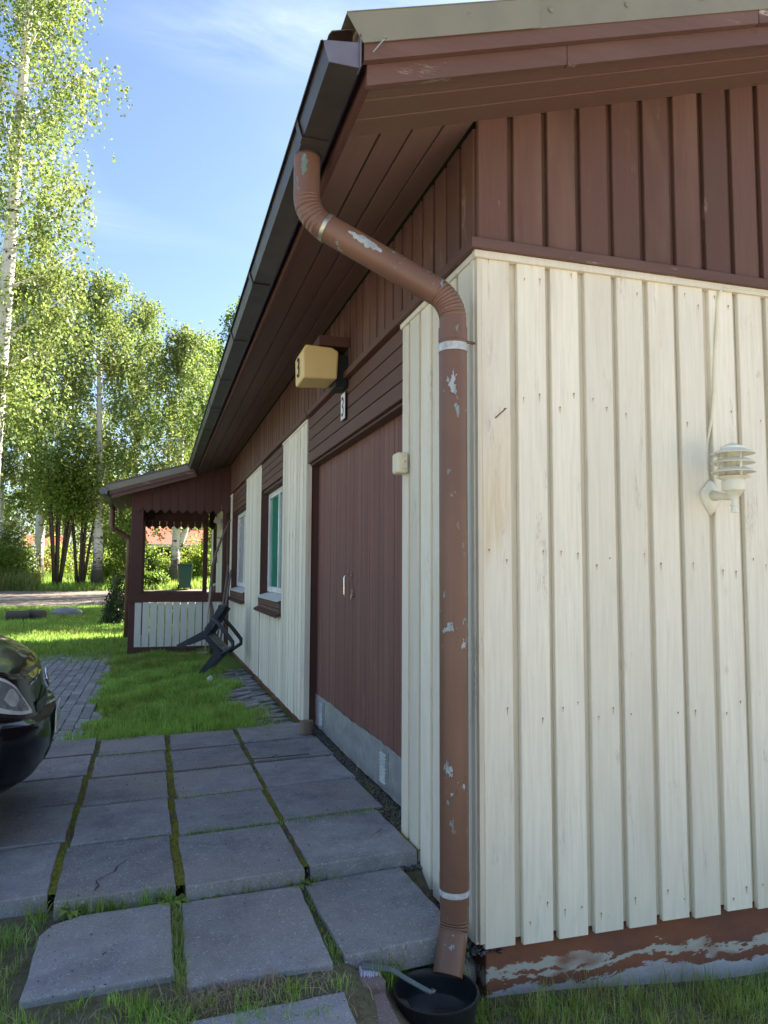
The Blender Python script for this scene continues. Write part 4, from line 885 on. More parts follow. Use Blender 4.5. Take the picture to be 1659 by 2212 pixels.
# headlights : almond shape laid over the corner
def spatch(name, i0, i1, zlo, zhi, off, mat, sgn, dk=8):
    m = MB(); ii = np.linspace(i0, i1, 18); V_ = []
    for q in ii:
        a = int(math.floor(q)); fr_ = q-a; t = (q-i0)/(i1-i0); lo_, hi_ = zlo(t), zhi(t)
        for r_ in range(dk+1):
            kk = lo_+(hi_-lo_)*r_/dk; k = min(int(kk), NK-2); g = kk-k
            P4 = [Vector(surf(a, k, off)), Vector(surf(a+1, k, off)), Vector(surf(a, k+1, off)), Vector(surf(a+1, k+1, off))]
            p = P4[0].lerp(P4[1], fr_).lerp(P4[2].lerp(P4[3], fr_), g); V_.append((p.x, sgn*p.y, p.z))
    m.add(V_, [(c*(dk+1)+r_, c*(dk+1)+r_+1, (c+1)*(dk+1)+r_+1, (c+1)*(dk+1)+r_) for c in range(17) for r_ in range(dk)]); return m.build(name, mat, car, smooth=True)
for sgn in (1, -1):
    spatch('headlight', 10.5, 29, lambda t: 7.5+1.3*t*t, lambda t: 7.8+3.6*math.sin(min(1, t*1.5)*math.pi/2)*(1-.08*t), .006, lens_m, sgn); spatch('lamp_bezel', 12, 27, lambda t: 7.9+1.3*t*t, lambda t: 8.2+2.7*math.sin(min(1, t*1.5)*math.pi/2)*(1-.08*t), .0075, plain('lamp_bezel_grey', (.16, .18, .19), .25, .5, 0, .3, 12, 0), sgn); spatch('lamp_reflector', 15.5, 20, lambda t: 9.0-.6*math.sin(t*math.pi), lambda t: 9.0+.9*math.sin(t*math.pi), .0095, plain('lamp_bulb_silver', (.55, .58, .60), .2, .5, .3, .2, 20, 0), sgn); spatch('panel_gap', 9.3, 34, lambda t: 11.55, lambda t: 11.68, .002, black_pl, sgn, 2); spatch('bumper_gap', 10.5, 34, lambda t: 6.75+1.1*t, lambda t: 6.85+1.1*t, .002, black_pl, sgn, 2)  # grey bezel is the dark rim inside the headlight
    spatch('headlight_trim', 9.8, 30, lambda t: 7.05+1.4*t*t, lambda t: 7.9+3.75*math.sin(min(1, t*1.5)*math.pi/2)*(1-.07*t), .003, black_pl, sgn)
    spatch('grille_opening', 0, 7.6, lambda t: 7.2, lambda t: 9.3-1.2*t, .004, black_pl, sgn); spatch('grille_bar', 0, 7.4, lambda t: 8.15, lambda t: 8.45, .010, gutter_m, sgn, 2)
    spatch('bonnet_lip', 0, 9.3, lambda t: 11.2-1.0*t, lambda t: 11.45-1.0*t, .006, chrome, sgn, 2)
    spatch('lower_intake', 0, 6, lambda t: 1.15, lambda t: 2.4, .004, black_pl, sgn); spatch('number_plate_recess', 0, 4.6, lambda t: 2.6, lambda t: 5.2, .003, black_pl, sgn)
    spatch('bumper_trim', 11, 22, lambda t: 5.15, lambda t: 5.5, .012, car_paint, sgn, 3)
mk = MB(); P = []
for a in np.linspace(0, 2*math.pi, 29): P.append((.0, .062*math.cos(a), .043*math.sin(a)))
mk.tube(P, .006, 8, False); mk.tube([(0, -.05, .022), (0, -.02, .03), (0, .02, .03), (0, .05, .022)], .005, 6); P = [(0, .02*math.cos(a), .034*math.sin(a)) for a in np.linspace(0, 2*math.pi, 19)]; mk.tube(P, .005, 6, False)
em = mk.build('badge', chrome, car, smooth=True); em.location = (-.052, 0, .735); em.rotation_euler = (0, R(-14), 0)
pm_ = MB(); pm_.box(.004, .012, -.23, .23, .47, .58); pm_.build('number_plate', plain('plate_white', (.62, .68, .64), .3), car, bevel=.002)
for s_ in (-1, 1):
    for xw in (-.86, -3.35):
        wme = MB(); wme.lathe([(.0, -.09), (.2, -.09), (.30, -.085), (.315, -.06), (.315, .06), (.30, .085), (.2, .09), (0, .09)], n=32); o = wme.build('wheel', tyre_m, car, auto=40); o.location = (xw, s_*.775, .315); o.rotation_euler = (R(90), 0, 0)
        rme = MB(); rme.lathe([(0, .02), (.05, .03), (.06, .02), (.19, .03), (.205, .045)], n=24); r_o = rme.build('rim', galv, o, auto=40); r_o.location = (0, 0, -s_*.055); r_o.rotation_euler = (R(180) if s_ > 0 else 0, 0, 0)
        am = MB(); am.lathe([(.335, -.006), (.345, .0), (.335, .006), (0, .004)], n=32); ao = am.build('wheel_arch', black_pl, car, smooth=True); ao.location = (xw, s_*.858, .33); ao.rotation_euler = (R(90), 0, 0)
MB().box(-3.9, -.75, -.70, .70, .24, .36).build('underbody', black_pl, car)

# ------------------------------------------------------------ vegetation
def leaves(name, P, size, mat, parent, droop=.3, aspect=.75):
    n = len(P); P = np.asarray(P); s = size*rng.uniform(.5, 1.45, (n, 1))
    d = rng.normal(0, 1, (n, 3)); d[:, 2] -= droop*1.5; d /= np.linalg.norm(d, axis=1, keepdims=True)
    e = rng.normal(0, 1, (n, 3)); e -= d*(e*d).sum(1, keepdims=True); e /= np.linalg.norm(e, axis=1, keepdims=True)
    V = np.stack([P, P+d*s*.45+e*s*aspect*.5, P+d*s, P+d*s*.45-e*s*aspect*.5], 1).reshape(-1, 3)
    F = np.arange(4*n).reshape(-1, 4); return link(name, npmesh(name, V, F), mat, parent)
def birch(name, base, H, lean, cw, c0, nleaf, lsize, label, trunk_r=.17, mat=None, fork=None, seed=0, droop=.9, group=None, nl=None, nclump=None):
    r_ = np.random.default_rng(seed); b = Vector((base[0], base[1], gzf(base[0], base[1])-.05)); root = empty(name, b); tag(root, label, 'tree', group)
    tr = MB(); pts = []; rad = []
    for i in range(15):
        t = i/14; pts.append(Vector((lean[0]*t**1.2*H+.10*math.sin(3*t+seed), lean[1]*t*H+.10*math.cos(2.3*t+seed), H*.97*t))); rad.append(trunk_r*(1.35 if i == 0 else 1)*(1-t)**.8+.015)
    tr.tube(pts, rad, 10)
    def at(t):
        q = t*14; i = min(int(q), 13); return pts[i].lerp(pts[i+1], q-i)
    if fork:
        f0 = at(fork); fp = [f0+Vector((.0, 0, -.3)), f0+Vector((.36, .05, .7)), f0+Vector((.85, .1, 2.6)), f0+Vector((1.3, .2, H*.4))]; tr.tube(fp, [trunk_r*.8, trunk_r*.7, trunk_r*.5, .04], 8)
    tr.build('trunk', bark_birch, root, smooth=True)
    lb_ = MB(); P = []; n_l = nl or 26; per = nleaf//(nclump or 240); 
    cl = nclump or 240
    for i in range(n_l):
        t = c0+(1-c0)*(i+.5)/n_l; a = i*2.4+r_.uniform(-.5, .5); p = at(t); env = math.sin(min(1, (1-t)/(1-c0)*1.15+.12)*math.pi*.5)*(1 if t > c0+.15 else .55+.45*(t-c0)/.15)
        L = cw*env*r_.uniform(.75, 1.1); e = p+Vector((math.cos(a)*L, math.sin(a)*L, L*r_.uniform(.5, .9)))
        mid = p.lerp(e, .5)+Vector((0, 0, -.04*L)); lb_.tube([p, mid, e], [max(.012, trunk_r*.32*(1-t)+.012), .018, .008], 6)
        k = max(2, int(cl/n_l))
        for j in range(k):
            u_ = r_.uniform(.25, 1.05); c = p.lerp(e, u_)+Vector(r_.normal(0, .16*cw*.6, 3)); m_ = per; ln = r_.uniform(.5, 1.3)*droop
            tt = r_.uniform(0, 1, m_); nt_ = max(3, m_//14); tw = r_.integers(0, nt_, m_); off = r_.normal(0, .26, (nt_, 3))*np.array([1, 1, .6]); dd = r_.normal(0, .22, (nt_, 3))+np.array([math.cos(a)*.15, math.sin(a)*.15, -1])
            P.append(np.array(c)[None]+off[tw]+dd[tw]*ln*tt[:, None]+r_.normal(0, .035, (m_, 3)))
    lb_.build('limbs', bark_birch, root, smooth=True)
    leaves('crown', np.concatenate(P), lsize, mat or leaf_birch, root); return root
TG = 'birches across the road'
birch('birch_tree', (-5.35, 18.2), 25, (.036, .0), 1.9, .20, 56000, .09, 'tall birch with white trunk at the left edge of the lawn', .20, seed=1, droop=1.25, nl=46, nclump=520)
T = [((-3.55, 31), 14.6, (-.01, 0), 2.7, .22, 52000, 'birch with thick dark based trunk just left of the porch roof', .20, None),
     ((-6.0, 32.5), 15.5, (.015, 0), 2.6, .2, 46000, 'birch with black and white trunk beside the left multi-stemmed bush', .19, None),
     ((-7.6, 33.5), 16, (-.01, 0), 2.6, .22, 44000, 'slim birch rising behind the white flowering shrub', .15, None),
     ((-2.2, 37), 15.8, (0, 0), 2.5, .2, 44000, 'birch with narrow crown behind and right of the thick trunked birch', .16, None),
     ((-.25, 31.5), 12.6, (0, 0), 2.4, .25, 40000, 'forked birch seen through the porch opening', .2, .14),
     ((1.3, 38), 14.2, (0, 0), 2.2, .22, 36000, 'birch crown showing between the forked birch and the gutter', .16, None),
     ((2.4, 28.5), 13.6, (.0, 0), 2.3, .22, 40000, 'birch crown just touching the gutter line above the porch', .17, None),
     ((-9.4, 36), 17, (0, 0), 3, .2, 40000, 'birch farthest left behind the tall birch', .17, None)]
for i, (b_, H, ln, cw, c0, nlv, lab, tr_, fk) in enumerate(T): birch('birch_tree', b_, H*.93, ln, cw*.92, c0, int(nlv*.66), .105, lab, tr_, mat=leaf_dark if i in (5, 6) else leaf_birch, fork=fk, seed=20+i, group=TG, nl=30, nclump=300)
for i, (b_, H) in enumerate((((6.5, 19.6), 12), ((9.5, 23.5), 14), ((5.6, 24.5), 11))): birch('birch_tree', b_, H, (0, 0), 3.4, .06, 22000, .15, ['birch behind the house roof, nearest the house', 'tall birch behind the house roof, right of the nearest one', 'birch behind the house roof, left of the others', 'birch behind the house roof, farthest back'][i], .18, seed=60+i, nl=26, nclump=200)

def bush(name, base, rx, ry, h, n, size, mat, label, stems=8, cat='bush', shape='dome', lift=.1, group=None):
    z0 = gzf(*base); root = empty(name, (base[0], base[1], z0-.03)); tag(root, label, cat, group)
    st_ = MB(); tips = []
    for k in range(stems):
        a = k*2.4+random.random(); r_ = random.uniform(.3, .9); e = Vector((math.cos(a)*rx*r_, math.sin(a)*ry*r_, h*random.uniform(.6, .95))); st_.tube([(e.x*.1, e.y*.1, 0), (e.x*.45, e.y*.45, e.z*.5), e], [.022, .016, .006], 6); tips.append(e)
    st_.build('stem', bark_brown, root, smooth=True)
    ncl = max(12, n//70); u = rng.normal(0, 1, (ncl, 3)); u /= np.linalg.norm(u, axis=1, keepdims=True); rr = rng.uniform(.45, 1, (ncl, 1))**.6; c = u*rr; 
    if shape == 'dome': c[:, 2] = np.abs(c[:, 2]); c = c*np.array([rx, ry, h*(1-lift)]); c[:, 2] += h*lift
    else: c[:, 2] = (c[:, 2]*.5+.5); w_ = (1-.75*c[:, 2:3]**1.5); c = np.concatenate([c[:, :2]*w_*np.array([rx, ry]), c[:, 2:3]*h], 1)
    P = np.repeat(c, n//ncl, 0); P = P+rng.normal(0, 1, P.shape)*np.array([rx, ry, h])*.11; P[:, 2] = np.abs(P[:, 2])
    leaves('foliage', P, size, mat, root, .1); return root
def clump(base, n, H, spread, lab, seed):
    r_ = random.Random(seed); z0 = gzf(*base); root = empty('alder_clump', (base[0], base[1], z0-.05)); tag(root, lab, 'bush'); P = []
    for k in range(n):
        a = k*2.4; d = r_.uniform(.3, 1)*spread; e = Vector((math.cos(a)*d, math.sin(a)*d*.6, H*r_.uniform(.75, 1))); m = MB(); m.tube([(math.cos(a)*.12, math.sin(a)*.1, 0), (e.x*.35, e.y*.35, H*.3), (e.x*.7, e.y*.7, H*.65), e], [.07, .055, .04, .015], 7); m.build('stem', bark_brown, root, smooth=True)
        for q in range(20):
            c = Vector((e.x*.6, e.y*.6, H*.5)).lerp(e, r_.random()); P.append(np.array(c)[None]+rng.normal(0, .38, (70, 3)))
    leaves('foliage', np.concatenate(P), .10, leaf_bright, root, .5)
clump((-5.0, 30.9), 8, 6.5, 1.3, 'multi-stemmed bush with many thin trunks left of the grassy gap', 3); clump((-4.15, 31.2), 6, 6, 1.3, 'multi-stemmed bush with thin trunks beside the thick trunked birch', 5)
bush('evergreen_shrub', (-1.98, 16.6), .36, .42, 1.12, 6000, .045, leaf_thuja, 'dark rounded evergreen shrub left of the porch', 6, lift=.0)
bush('leafy_shrub', (-7.6, 30.6), 1.7, .9, 1.9, 12000, .10, leaf_dark, 'dense dark green thicket at the left edge beyond the road', 8); bush('leafy_shrub', (-10.2, 31), 1.7, .9, 2.3, 9000, .10, leaf_dark, 'dark thicket partly cut off by the left edge', 8)
fs = bush('flowering_shrub', (-6.9, 31.6), 1.0, .7, 2.6, 7000, .09, leaf_birch, 'shrub with white blossoms among the left birches', 6)
u = rng.normal(0, 1, (420, 3)); u /= np.linalg.norm(u, axis=1, keepdims=True); u[:, 2] = np.abs(u[:, 2]); leaves('blossom', u*np.array([1.05, .75, 2.5])+np.array([0, 0, .3]), .09, petal_m, fs)
for i, (x, y, rx, h, m_, lab) in enumerate(((-2.9, 33.5, 1.0, 1.2, leaf_bright, 'low bright bush right of the thick trunked birch'), (-1.6, 33, 1.1, 1.5, leaf_dark, 'dark bush left of the forked birch, seen through the porch'), (1.0, 33, 1.1, 1.3, leaf_bright, 'bright leafy bush right of the forked birch'), (.2, 34.5, .9, .9, leaf_bright, 'low bright plants behind the green bin'), (-1.2, 30.2, .6, .7, leaf_dark, 'low leafy plants left of the green bin'), (-2.3, 31.5, .8, 3.2, leaf_dark, 'tall dark sapling just left of the porch post'), (1.9, 34, 1.2, 3.4, leaf_dark, 'tall dark bush at the right of the porch opening'))):
    bush('leafy_shrub', (x, y), rx, rx*.8, h, 5200, .10, m_, lab, 6)
# far wood and hedge mass
def woodmass(name, x0, x1, y0, y1, h, n, size, mat, label):
    X = rng.uniform(x0, x1, n); Y = rng.uniform(y0, y1, n); hh = h*(.65+.35*np.sin(X*.5)*np.sin(X*.21+1)+.12*np.sin(X*1.9)); ncl = n//60; cx = rng.uniform(x0, x1, ncl); cyy = rng.uniform(y0, y1, ncl); hc = h*(.7+.2*np.sin(cx*.55)+.12*np.sin(cx*1.7)); cz = rng.uniform(0, 1, ncl)**.8*hc
    P = np.repeat(np.stack([cx, cyy, cz+gz(cx, cyy)], 1), 60, 0)+rng.normal(0, .45, (ncl*60, 3)); o = leaves(name, P, size, mat, None, .3); tag(o, label, 'woodland', kind='stuff')
woodmass('far_wood', -34, 22, 58, 66, 9.0, 90000, .24, leaf_birch, 'leafy far-off wood closing the view behind the birches')
woodmass('far_hedge', -26, 16, 40, 43.5, 1.9, 40000, .13, leaf_bright, 'sunlit green undergrowth beyond the birches')

# grass
def blades(name, P, h, w, mat, label, lean=.35, z=None, cat='grass'):
    n = len(P); x, y = P[:, 0], P[:, 1]; zz = gz(x, y)-.022 if z is None else z; hh = h*rng.uniform(.45, 1.25, n) if np.isscalar(h) else h*rng.uniform(.6, 1.2, n); a = rng.uniform(0, 6.283, n); b_ = rng.uniform(0, 6.283, n); ln = np.abs(rng.normal(0, lean, n)); ww_ = w*rng.uniform(.6, 1.3, n)
    ca, sa = np.cos(a)*ww_/2, np.sin(a)*ww_/2; dx_, dy_ = np.cos(b_)*ln*hh, np.sin(b_)*ln*hh
    B = np.stack([x, y, zz], 1); w3 = np.stack([ca, sa, 0*ca], 1); m1 = B+np.stack([dx_*.3, dy_*.3, hh*.55], 1); tip = B+np.stack([dx_, dy_, hh*(1-.25*np.minimum(ln, 1))], 1)
    V = np.stack([B-w3, B+w3, m1+w3*.75, m1-w3*.75, tip], 1).reshape(-1, 3); i = np.arange(n)[:, None]*5
    F = np.concatenate([i+np.array([[0, 1, 2]]), i+np.array([[0, 2, 3]]), i+np.array([[3, 2, 4]])], 0); o = link(name, npmesh(name, V, F), mat); tag(o, label, cat, kind='stuff'); return o
def scatter(x0, x1, y0, y1, n, keep=None, clump_=None):
    if clump_:
        k = max(1, n//clump_[0]); c = np.stack([rng.uniform(x0, x1, k), rng.uniform(y0, y1, k)], 1); P = np.repeat(c, clump_[0], 0)+rng.normal(0, clump_[1], (k*clump_[0], 2))
    else: P = np.stack([rng.uniform(x0, x1, n), rng.uniform(y0, y1, n)], 1)
    return P if keep is None else P[keep(P[:, 0], P[:, 1])]
wob = lambda y: .05*np.sin(y*4.1)+.04*np.sin(y*9.7)+.03*np.sin(y*1.7)
inlawn = lambda x, y: (x > -1.66-.015*(y-3.7)+wob(y)) & (x < -.42+.1*np.sin(y*1.3)*.5+wob(y+2)+.03*(y-4)) & (y > 3.70+.1*np.sin(x*6)+.08*np.sin(x*14)) & (y < 9.9)
P = scatter(-1.8, -.2, 3.45, 9.9, 52000, inlawn); blades('lawn_patch', P, .095+.04*np.sin(P[:, 0]*7)*np.sin(P[:, 1]*5), .0075, grass_m, 'patch of green lawn between the paving and the wall', .5)
P = np.concatenate([scatter(-1.75, -.2, 3.5, 4.4, 3600, None, (60, .05)), scatter(-1.5, -1.25, 3.45, 3.8, 1400), scatter(-.75, -.35, 3.5, 4.6, 3800)]); P = P[(P[:, 1] > 3.52) | (np.abs(P[:, 0]+1.03) < .05)]; blades('lawn_fringe', P, .13, .0055, grass_m, 'longer grass tufts fringing the near edge of the lawn patch', .5)
P = scatter(-9, -1.2, 10.3, 22.2, 90000, lambda x, y: (x > -1.3-.35*(y)) ); blades('roadside_lawn', P, .10, .014, grass_m, 'mown lawn between the paving and the road')
P = scatter(-3.6, -1.2, 9.0, 11.4, 9000, None, (90, .10)); blades('paving_weeds', P, .08, .007, grass_m, 'grass tufts growing over the far paving edge')
P = scatter(-14, 4, 29.4, 46, 60000); blades('verge_meadow', P, .30, .03, grass_m, 'tall sunlit meadow grass under the birches')
P = scatter(-11, -5.6, 29.4, 31.5, 9000); blades('tall_verge_grass', P, .75, .03, grass_dry, 'tall grass in front of the left thicket', .3)
# weeds in slab joints and around the lower slabs
jl = []
for xj, n_ in ((-1.037, 260), (-.52, 120), (-1.53, 200)): jl.append(np.stack([rng.normal(xj, .010, n_), rng.uniform(.6, 3.5, n_)], 1))
Pj = np.concatenate(jl); blades('joint_moss_blades', Pj, .018, .005, leafmat('joint_moss_leaf', (.14, .16, .02), (.25, .23, .05), .2), 'short moss and grass in the terrace joints', .8, z=np.minimum(.03*Pj[:, 0], 0)-.012)
Pj = np.concatenate([np.stack([rng.uniform(-.98, -.05, 420), rng.normal(1.215, .012, 420)], 1), np.stack([rng.uniform(-1.0, -.5, 150), rng.normal(1.82, .01, 150)], 1), np.stack([rng.uniform(-1.5, -1.05, 160), rng.normal(2.98, .015, 160)], 1)]); blades('row_joint_grass', Pj, .045, .004, grass_m, 'small grass blades between terrace rows', .9, z=np.minimum(.03*Pj[:, 0], 0)-.02)
keepw = lambda x, y: ((y > .585+.02*np.sin(x*9)) | (x < -1.56) | (np.abs(x+1.048) < .022) | (y < -.02+.05*np.sin(x*11)))
P = scatter(-1.58, -.42, .56, .66, 1100, None, (36, .018)); P = P[(P[:, 1] > .60) & (P[:, 1] < .66)]; blades('step_weeds', P, .10, .0055, grass_m, 'weeds along the terrace step', .6, z=np.full(len(P), -.125))
P = scatter(-1.07, -1.025, -.05, .62, 700); blades('slab_joint_grass', P, .055, .004, grass_dry, 'grass in the joint between the lower slabs', .5, z=np.full(len(P), -.115))
P = scatter(-.545, -.51, -.02, .64, 260); blades('slab_joint_grass', P, .05, .004, grass_m, 'sparse grass in the joint right of the middle lower slab', .6, z=np.full(len(P), -.115))
P = scatter(-2.2, -1.50, -.6, .62, 9000, lambda x, y: (x < -1.55-.02*np.sin(y*8))|(y<-.02), (45, .035)); blades('edge_grass', P, .06, .0045, grass_dry, 'mixed grass and weeds left of the lower slabs', .6)
P = scatter(-1.75, -.55, -.30, .06, 3600, None, (36, .022)); P = P[(P[:, 1] < -.0+.02*np.sin(P[:, 0]*13)-.11*(P[:, 0] > -1.045))]; blades('front_grass', P, .058, .0042, grass_m, 'grass tufts in front of the lower slabs', .5)
P = scatter(-1.1, -.72, -.17, -.05, 700, None, (40, .03)); blades('dry_tuft', P, .05, .004, straw_m, 'dry straw tuft between the lower slabs', 1.2)
P = scatter(-.42, -.10, -.1, .14, 700, None, (24, .016)); P = P[np.hypot(P[:, 0]-BX, P[:, 1]-BY) > .16]; blades('basin_weeds', P, .14, .005, grass_m, 'grass tufts beside the black basin', .4, z=np.full(len(P), -.22))
P = scatter(.12, 3, -.75, .02, 6000, None, (12, .025)); P = P[(P[:, 1] < .025)]; blades('gable_grass', P, .105, .004, grass_dry, 'uneven grass along the foot of the gable plinth', .35)
P = scatter(-.1, 3, -.9, -.02, 15000, None, (30, .035)); P = P[np.hypot(P[:, 0]-BX, P[:, 1]-BY) > .17]; blades('gable_turf', P, .06, .004, grass_m, 'short turf in front of the gable', .7)
def tuftplant(base, lab, h=.12, n=14):
    pass
# dandelion clock
dc = empty('dandelion', (-.62, 5.05, -.07)); tag(dc, 'dandelion seed head in the lawn near the edging stones', 'flower')
MB().tube([(0, 0, 0), (.01, 0, .12), (.005, .01, .24)], .003, 6).build('stalk', grass_m, dc, smooth=True); u = rng.normal(0, 1, (260, 3)); u /= np.linalg.norm(u, axis=1, keepdims=True); leaves('seed_head', u*.018+np.array([.005, .01, .25]), .012, petal_m, dc)

# ------------------------------------------------------------ lawn stones, logs
def rock(name, loc, sc, mat, label, seed, cat='rock'):
    me = bpy.data.meshes.new(name); b_ = bmesh.new(); bmesh.ops.create_icosphere(b_, subdivisions=3, radius=1); r_ = random.Random(seed); ks = [Vector((r_.uniform(-3, 3), r_.uniform(-3, 3), r_.uniform(-3, 3))) for _ in range(6)]
    for q in b_.verts: q.co = q.co*(1+sum(.07*math.sin(k.dot(q.co)*1.3) for k in ks)); q.co = Vector((q.co.x*sc[0], q.co.y*sc[1], q.co.z*sc[2]))
    b_.to_mesh(me); b_.free(); o = link(name, me, mat); o.location = loc; tag(o, label, cat); return o
rock('field_rock', (-3.3, 18.9, gzf(-3.3, 18.9)+.05), (.40, .3, .17), stone_m, 'flat grey rock lying in the shaded lawn before the road', 4)
for i, (x, y, L, rz, lab) in enumerate(((-4.35, 17.7, .5, .3, 'birch log lying nearest the tall birch trunk'), (-3.95, 17.9, .4, -.4, 'birch log lying right of the first log'))):
    o = MB().tube([(-L/2, 0, 0), (L/2, 0, 0)], .13, 14).build('birch_log', bark_birch, None, auto=40); o.location = (x, y, gzf(x, y)+.10); o.rotation_euler = (0, 0, rz); tag(o, lab, 'log')

# ------------------------------------------------------------ beyond the road: bin, houses
zb = gzf(.05, 29.5); bn = empty('wheelie_bin', (.02, 29.3, zb)); tag(bn, 'dark green wheeled waste bin behind the porch railing', 'waste bin'); gbin = plain('green_plastic', (.018, .065, .045), .45)
m = MB(); m.prism([(-.22, -.24), (.22, -.24), (.22, .24), (-.22, .24)], lambda a, b: (a, b, .05), lambda a, b: (a*1.28, b*1.2, .95)); m.build('bin_body', gbin, bn, bevel=.02)
m = MB(); m.prism([(-.30, -.31), (.30, -.31), (.30, .31), (-.30, .31)], lambda a, b: (a, b, .95), lambda a, b: (a*.93, b*.93, 1.03)); m.build('lid', gbin, bn, bevel=.015)
for s_ in (-1, 1): o = MB().lathe([(0, -.03), (.09, -.03), (.09, .03), (0, .03)], n=16).build('wheel', tyre_m, bn); o.location = (s_*.24, .2, .09); o.rotation_euler = (0, R(90), 0)
def cottage(name, loc, rz, w, d, hw, hr, wallm, roofm, label, win=True):
    h = empty(name, loc, rz); tag(h, label, 'house'); MB().box(-w/2, w/2, -d/2, d/2, -.3, hw).build('wall', wallm, h)
    rfm = MB(); o_ = .45; rfm.prism([(-d/2-o_, hw-.12), (0, hw+hr), (d/2+o_, hw-.12), (d/2+o_, hw+.02), (0, hw+hr+.14), (-d/2-o_, hw+.02)], lambda a, b: (-w/2-o_, a, b), lambda a, b: (w/2+o_, a, b)); rr = rfm.build('roof', roofm, h)
    gbm = MB()
    for s_ in (-1, 1): gbm.prism([(-d/2, hw), (d/2, hw), (0, hw+hr-.1)], lambda a, b: (s_*(w/2-.1), a, b), lambda a, b: (s_*w/2, a, b))
    gbm.build('gable', wallm, h); MB().box(-w/2-o_, w/2+o_, -d/2-o_-.03, -d/2-o_-.002, hw-.16, hw+.03).build('fascia', white_m, h)
    if win:
        for xw in (-w*.28, w*.05, w*.32):
            f_ = MB()
            for q in ((-.55, -.45, 0, 1.2), (.45, .55, 0, 1.2), (-.45, .45, 0, .1), (-.45, .45, 1.1, 1.2), (-.05, .05, .1, 1.1)): f_.box(xw+q[0], xw+q[1], -d/2-.06, -d/2-.005, .35+q[2], .35+q[3])
            wo_ = f_.build('window', white_m, h); MB().box(xw-.45, xw+.45, -d/2-.03, -d/2-.004, .45, 1.45).build('pane', plain('far_glass', (.05, .04, .035), .1), wo_)
    MB().box(w*.18, w*.18+.6, -.2, .4, hw+hr*.4, hw+hr+.7).build('chimney', plain('brick_chimney', (.3, .12, .08), .8), rr)
    return h
redw = painted_wood('red_boarding', (.22, .045, .03), 'z', wear=.8); redroof = plain('red_roof_tiles', (.42, .13, .09), .7, .2, 0, .15, 6, .1)
cottage('red_cottage', (.9, 46.5, gzf(.9, 46.5)), R(4), 4.6, 5, 1.75, 1.1, redw, redroof, 'red cottage with red tiled roof seen through the porch')
cottage('beige_house', (4.2, 58, gzf(4.2, 58)), R(-6), 9, 7, 4.6, 2.2, plain('beige_render', (.52, .38, .30), .8), plain('dark_roof', (.10, .08, .075), .7), 'two storey beige house behind the red cottage')
cottage('red_outbuilding', (-8.3, 52, gzf(-8.3, 52)), R(3), 1.5, 3, 1.6, .7, plain('bright_red_wall', (.50, .05, .035), .7), redroof, 'bright red shed glimpsed between the left birch trunks', False)

yd = MB(); n = 40
gbounce = plain('pale_bounce_gravel', (.42, .37, .31), .95, .05, 0, .15, 30, .5)  # pale ground for the added sun-bouncing surfaces out of view
drv = grid('bounce_gravel_driveway', np.linspace(-30, -4.7, 24), np.linspace(-2.85, 9.3, 20), .0, gbounce); tag(drv, 'added unseen pale gravel driveway left of the parked car, bouncing sun at the side wall', 'driveway')  # added outside the view to throw sunlight onto the shaded side wall
yard = grid('bounce_gravel_yard', np.linspace(-30, 24, 40), np.concatenate([np.linspace(-30, -2.9, 20)]), .0, gbounce); tag(yard, 'added unseen pale gravel yard in front of the gable, bouncing sun into its shade', 'yard')  # added behind the camera, reflects sun up to the shaded gable

# litter on the slabs, crack, twig, paver weeds
pebbles('slab_grit', -2.4, -.05, .62, 3.5, 0, 260, .0025, .006, gravel_m, 'scattered grit on the terrace slabs', lambda x, y: np.minimum(.03*x, 0)+.003)
pebbles('lower_slab_grit', -1.5, -.1, -.05, .55, 0, 160, .002, .005, gravel_m, 'scattered grit on the lower slabs', lambda x, y: -.080+.012*x+.003)
tw = MB(); tw.tube([(-.52, 2.46, .004), (-.40, 2.44, .009), (-.25, 2.47, .006), (-.14, 2.46, .012)], .0035, 6); tw.tube([(-.40, 2.44, .009), (-.35, 2.50, .012)], .0025, 5)
tag(tw.build('fallen_twig', bark_brown, None, smooth=True), 'thin dry twig lying on the slabs near the door', 'twig')
cl_ = MB(); cl_.tube([(-.20, .83, .004), (-.15, .86, .012), (-.10, .92, .006)], .0022, 5); tag(cl_.build('dry_stalk', straw_m, None, smooth=True), 'short curved dry stalk on the slab nearest the corner', 'stalk')
cr = MB(); P = [(-1.36, .68), (-1.345, .73), (-1.36, .78), (-1.33, .82), (-1.29, .86), (-1.285, .91), (-1.25, .97)]
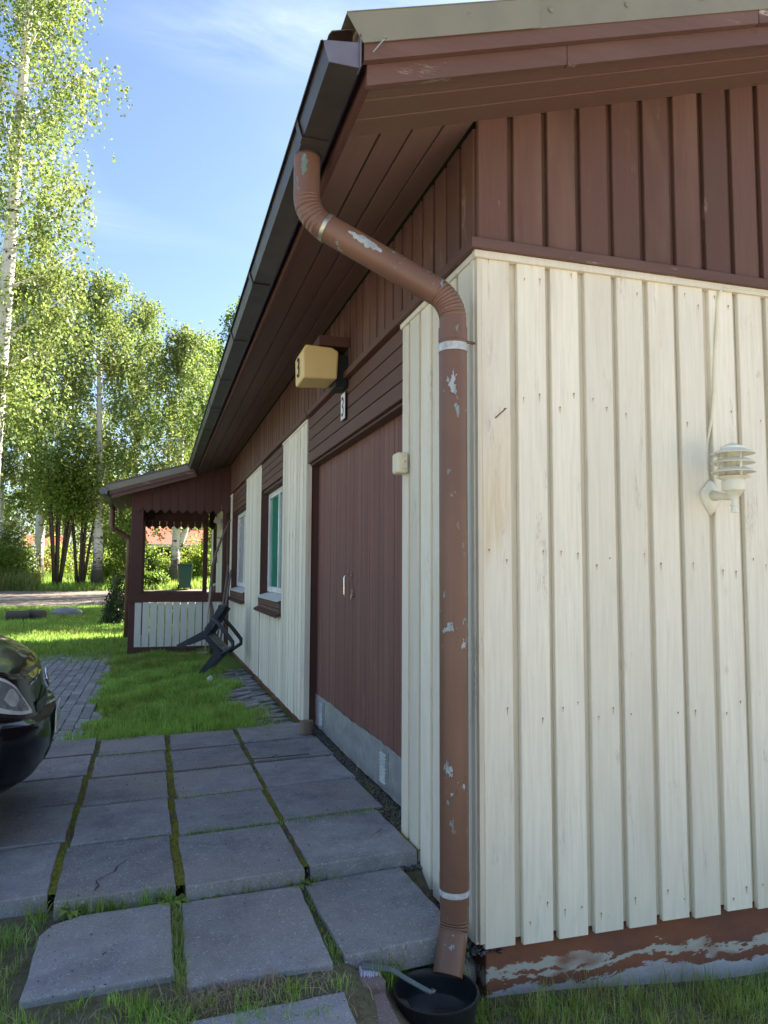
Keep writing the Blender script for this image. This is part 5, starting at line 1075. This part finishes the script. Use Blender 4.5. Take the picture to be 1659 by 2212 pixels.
for i in range(len(P)-1):
    a, b = P[i], P[i+1]; w = .0022; cr.add([(a[0]-w, a[1], .03*a[0]+.0035), (a[0]+w, a[1], .03*a[0]+.0035), (b[0]+w, b[1], .03*b[0]+.0035), (b[0]-w, b[1], .03*b[0]+.0035)], [(0, 1, 2, 3)])
cr.build('crack', darkin, terrace)
P = scatter(-3.2, -1.5, 3.7, 9.5, 2600, lambda x, y: x < -1.45, (26, .03)); blades('paver_joint_weeds', P, .035, .005, grass_dry, 'sparse weeds between the driveway blocks', .7)
def weed(base, h, n, lab):
    z0 = base[2]; root = empty('broadleaf_weed', base); tag(root, lab, 'weed'); m = MB()
    for k in range(n):
        a = k*2.4; L = h*random.uniform(.6, 1.1); d = Vector((math.cos(a), math.sin(a), random.uniform(.25, .7))).normalized(); s_ = d.cross(Vector((0, 0, 1))).normalized(); p1 = d*L*.5+Vector((0, 0, .01)); p2 = d*L+Vector((0, 0, -.25*L)); w = L*.16
        m.add([(0, 0, 0), p1-s_*w, p2, p1+s_*w], [(0, 1, 2, 3)])
    m.build('rosette', grass_m, root)
for i, (b_, h, n, lab) in enumerate((((-1.44, .63, -.10), .09, 11, 'leafy weed left on the terrace step'), ((-1.06, .61, -.10), .10, 14, 'broad leafed weed at the step by the mossy joint'), ((-.92, .60, -.10), .07, 10, 'small weed under the middle step slab'), ((-.55, .61, -.09), .08, 10, 'weed at the step where the right slab begins'), ((-1.72, .42, -.10), .10, 10, 'plantain weed in the grass left of the slabs'), ((-.30, .10, -.20), .09, 12, 'dandelion leaves growing behind the basin'))): weed(b_, h, n, lab)

P = scatter(-.3, 2.6, -.7, 0, 1500, None, (10, .05)); P = P[(np.hypot(P[:, 0]-BX, P[:, 1]-BY) > .17) & ((P[:, 1] < .02) | (P[:, 0] > .1))]; blades('gable_straw', P, .05, .0035, straw_m, 'matted dead grass along the gable foot', 1.6)
P = scatter(-2.1, -.5, -.55, .0, 1600, None, (10, .05)); P = P[(P[:, 1] < -.06) | (P[:, 0] < -1.56)]; blades('front_straw', P, .045, .0035, straw_m, 'matted dead grass around the lower slabs', 1.6)

P = scatter(-1.75, -.3, 3.6, 9.8, 1500, inlawn); blades('lawn_stalks', P, .13, .004, grass_dry, 'taller seed stalks standing in the lawn patch', .5)
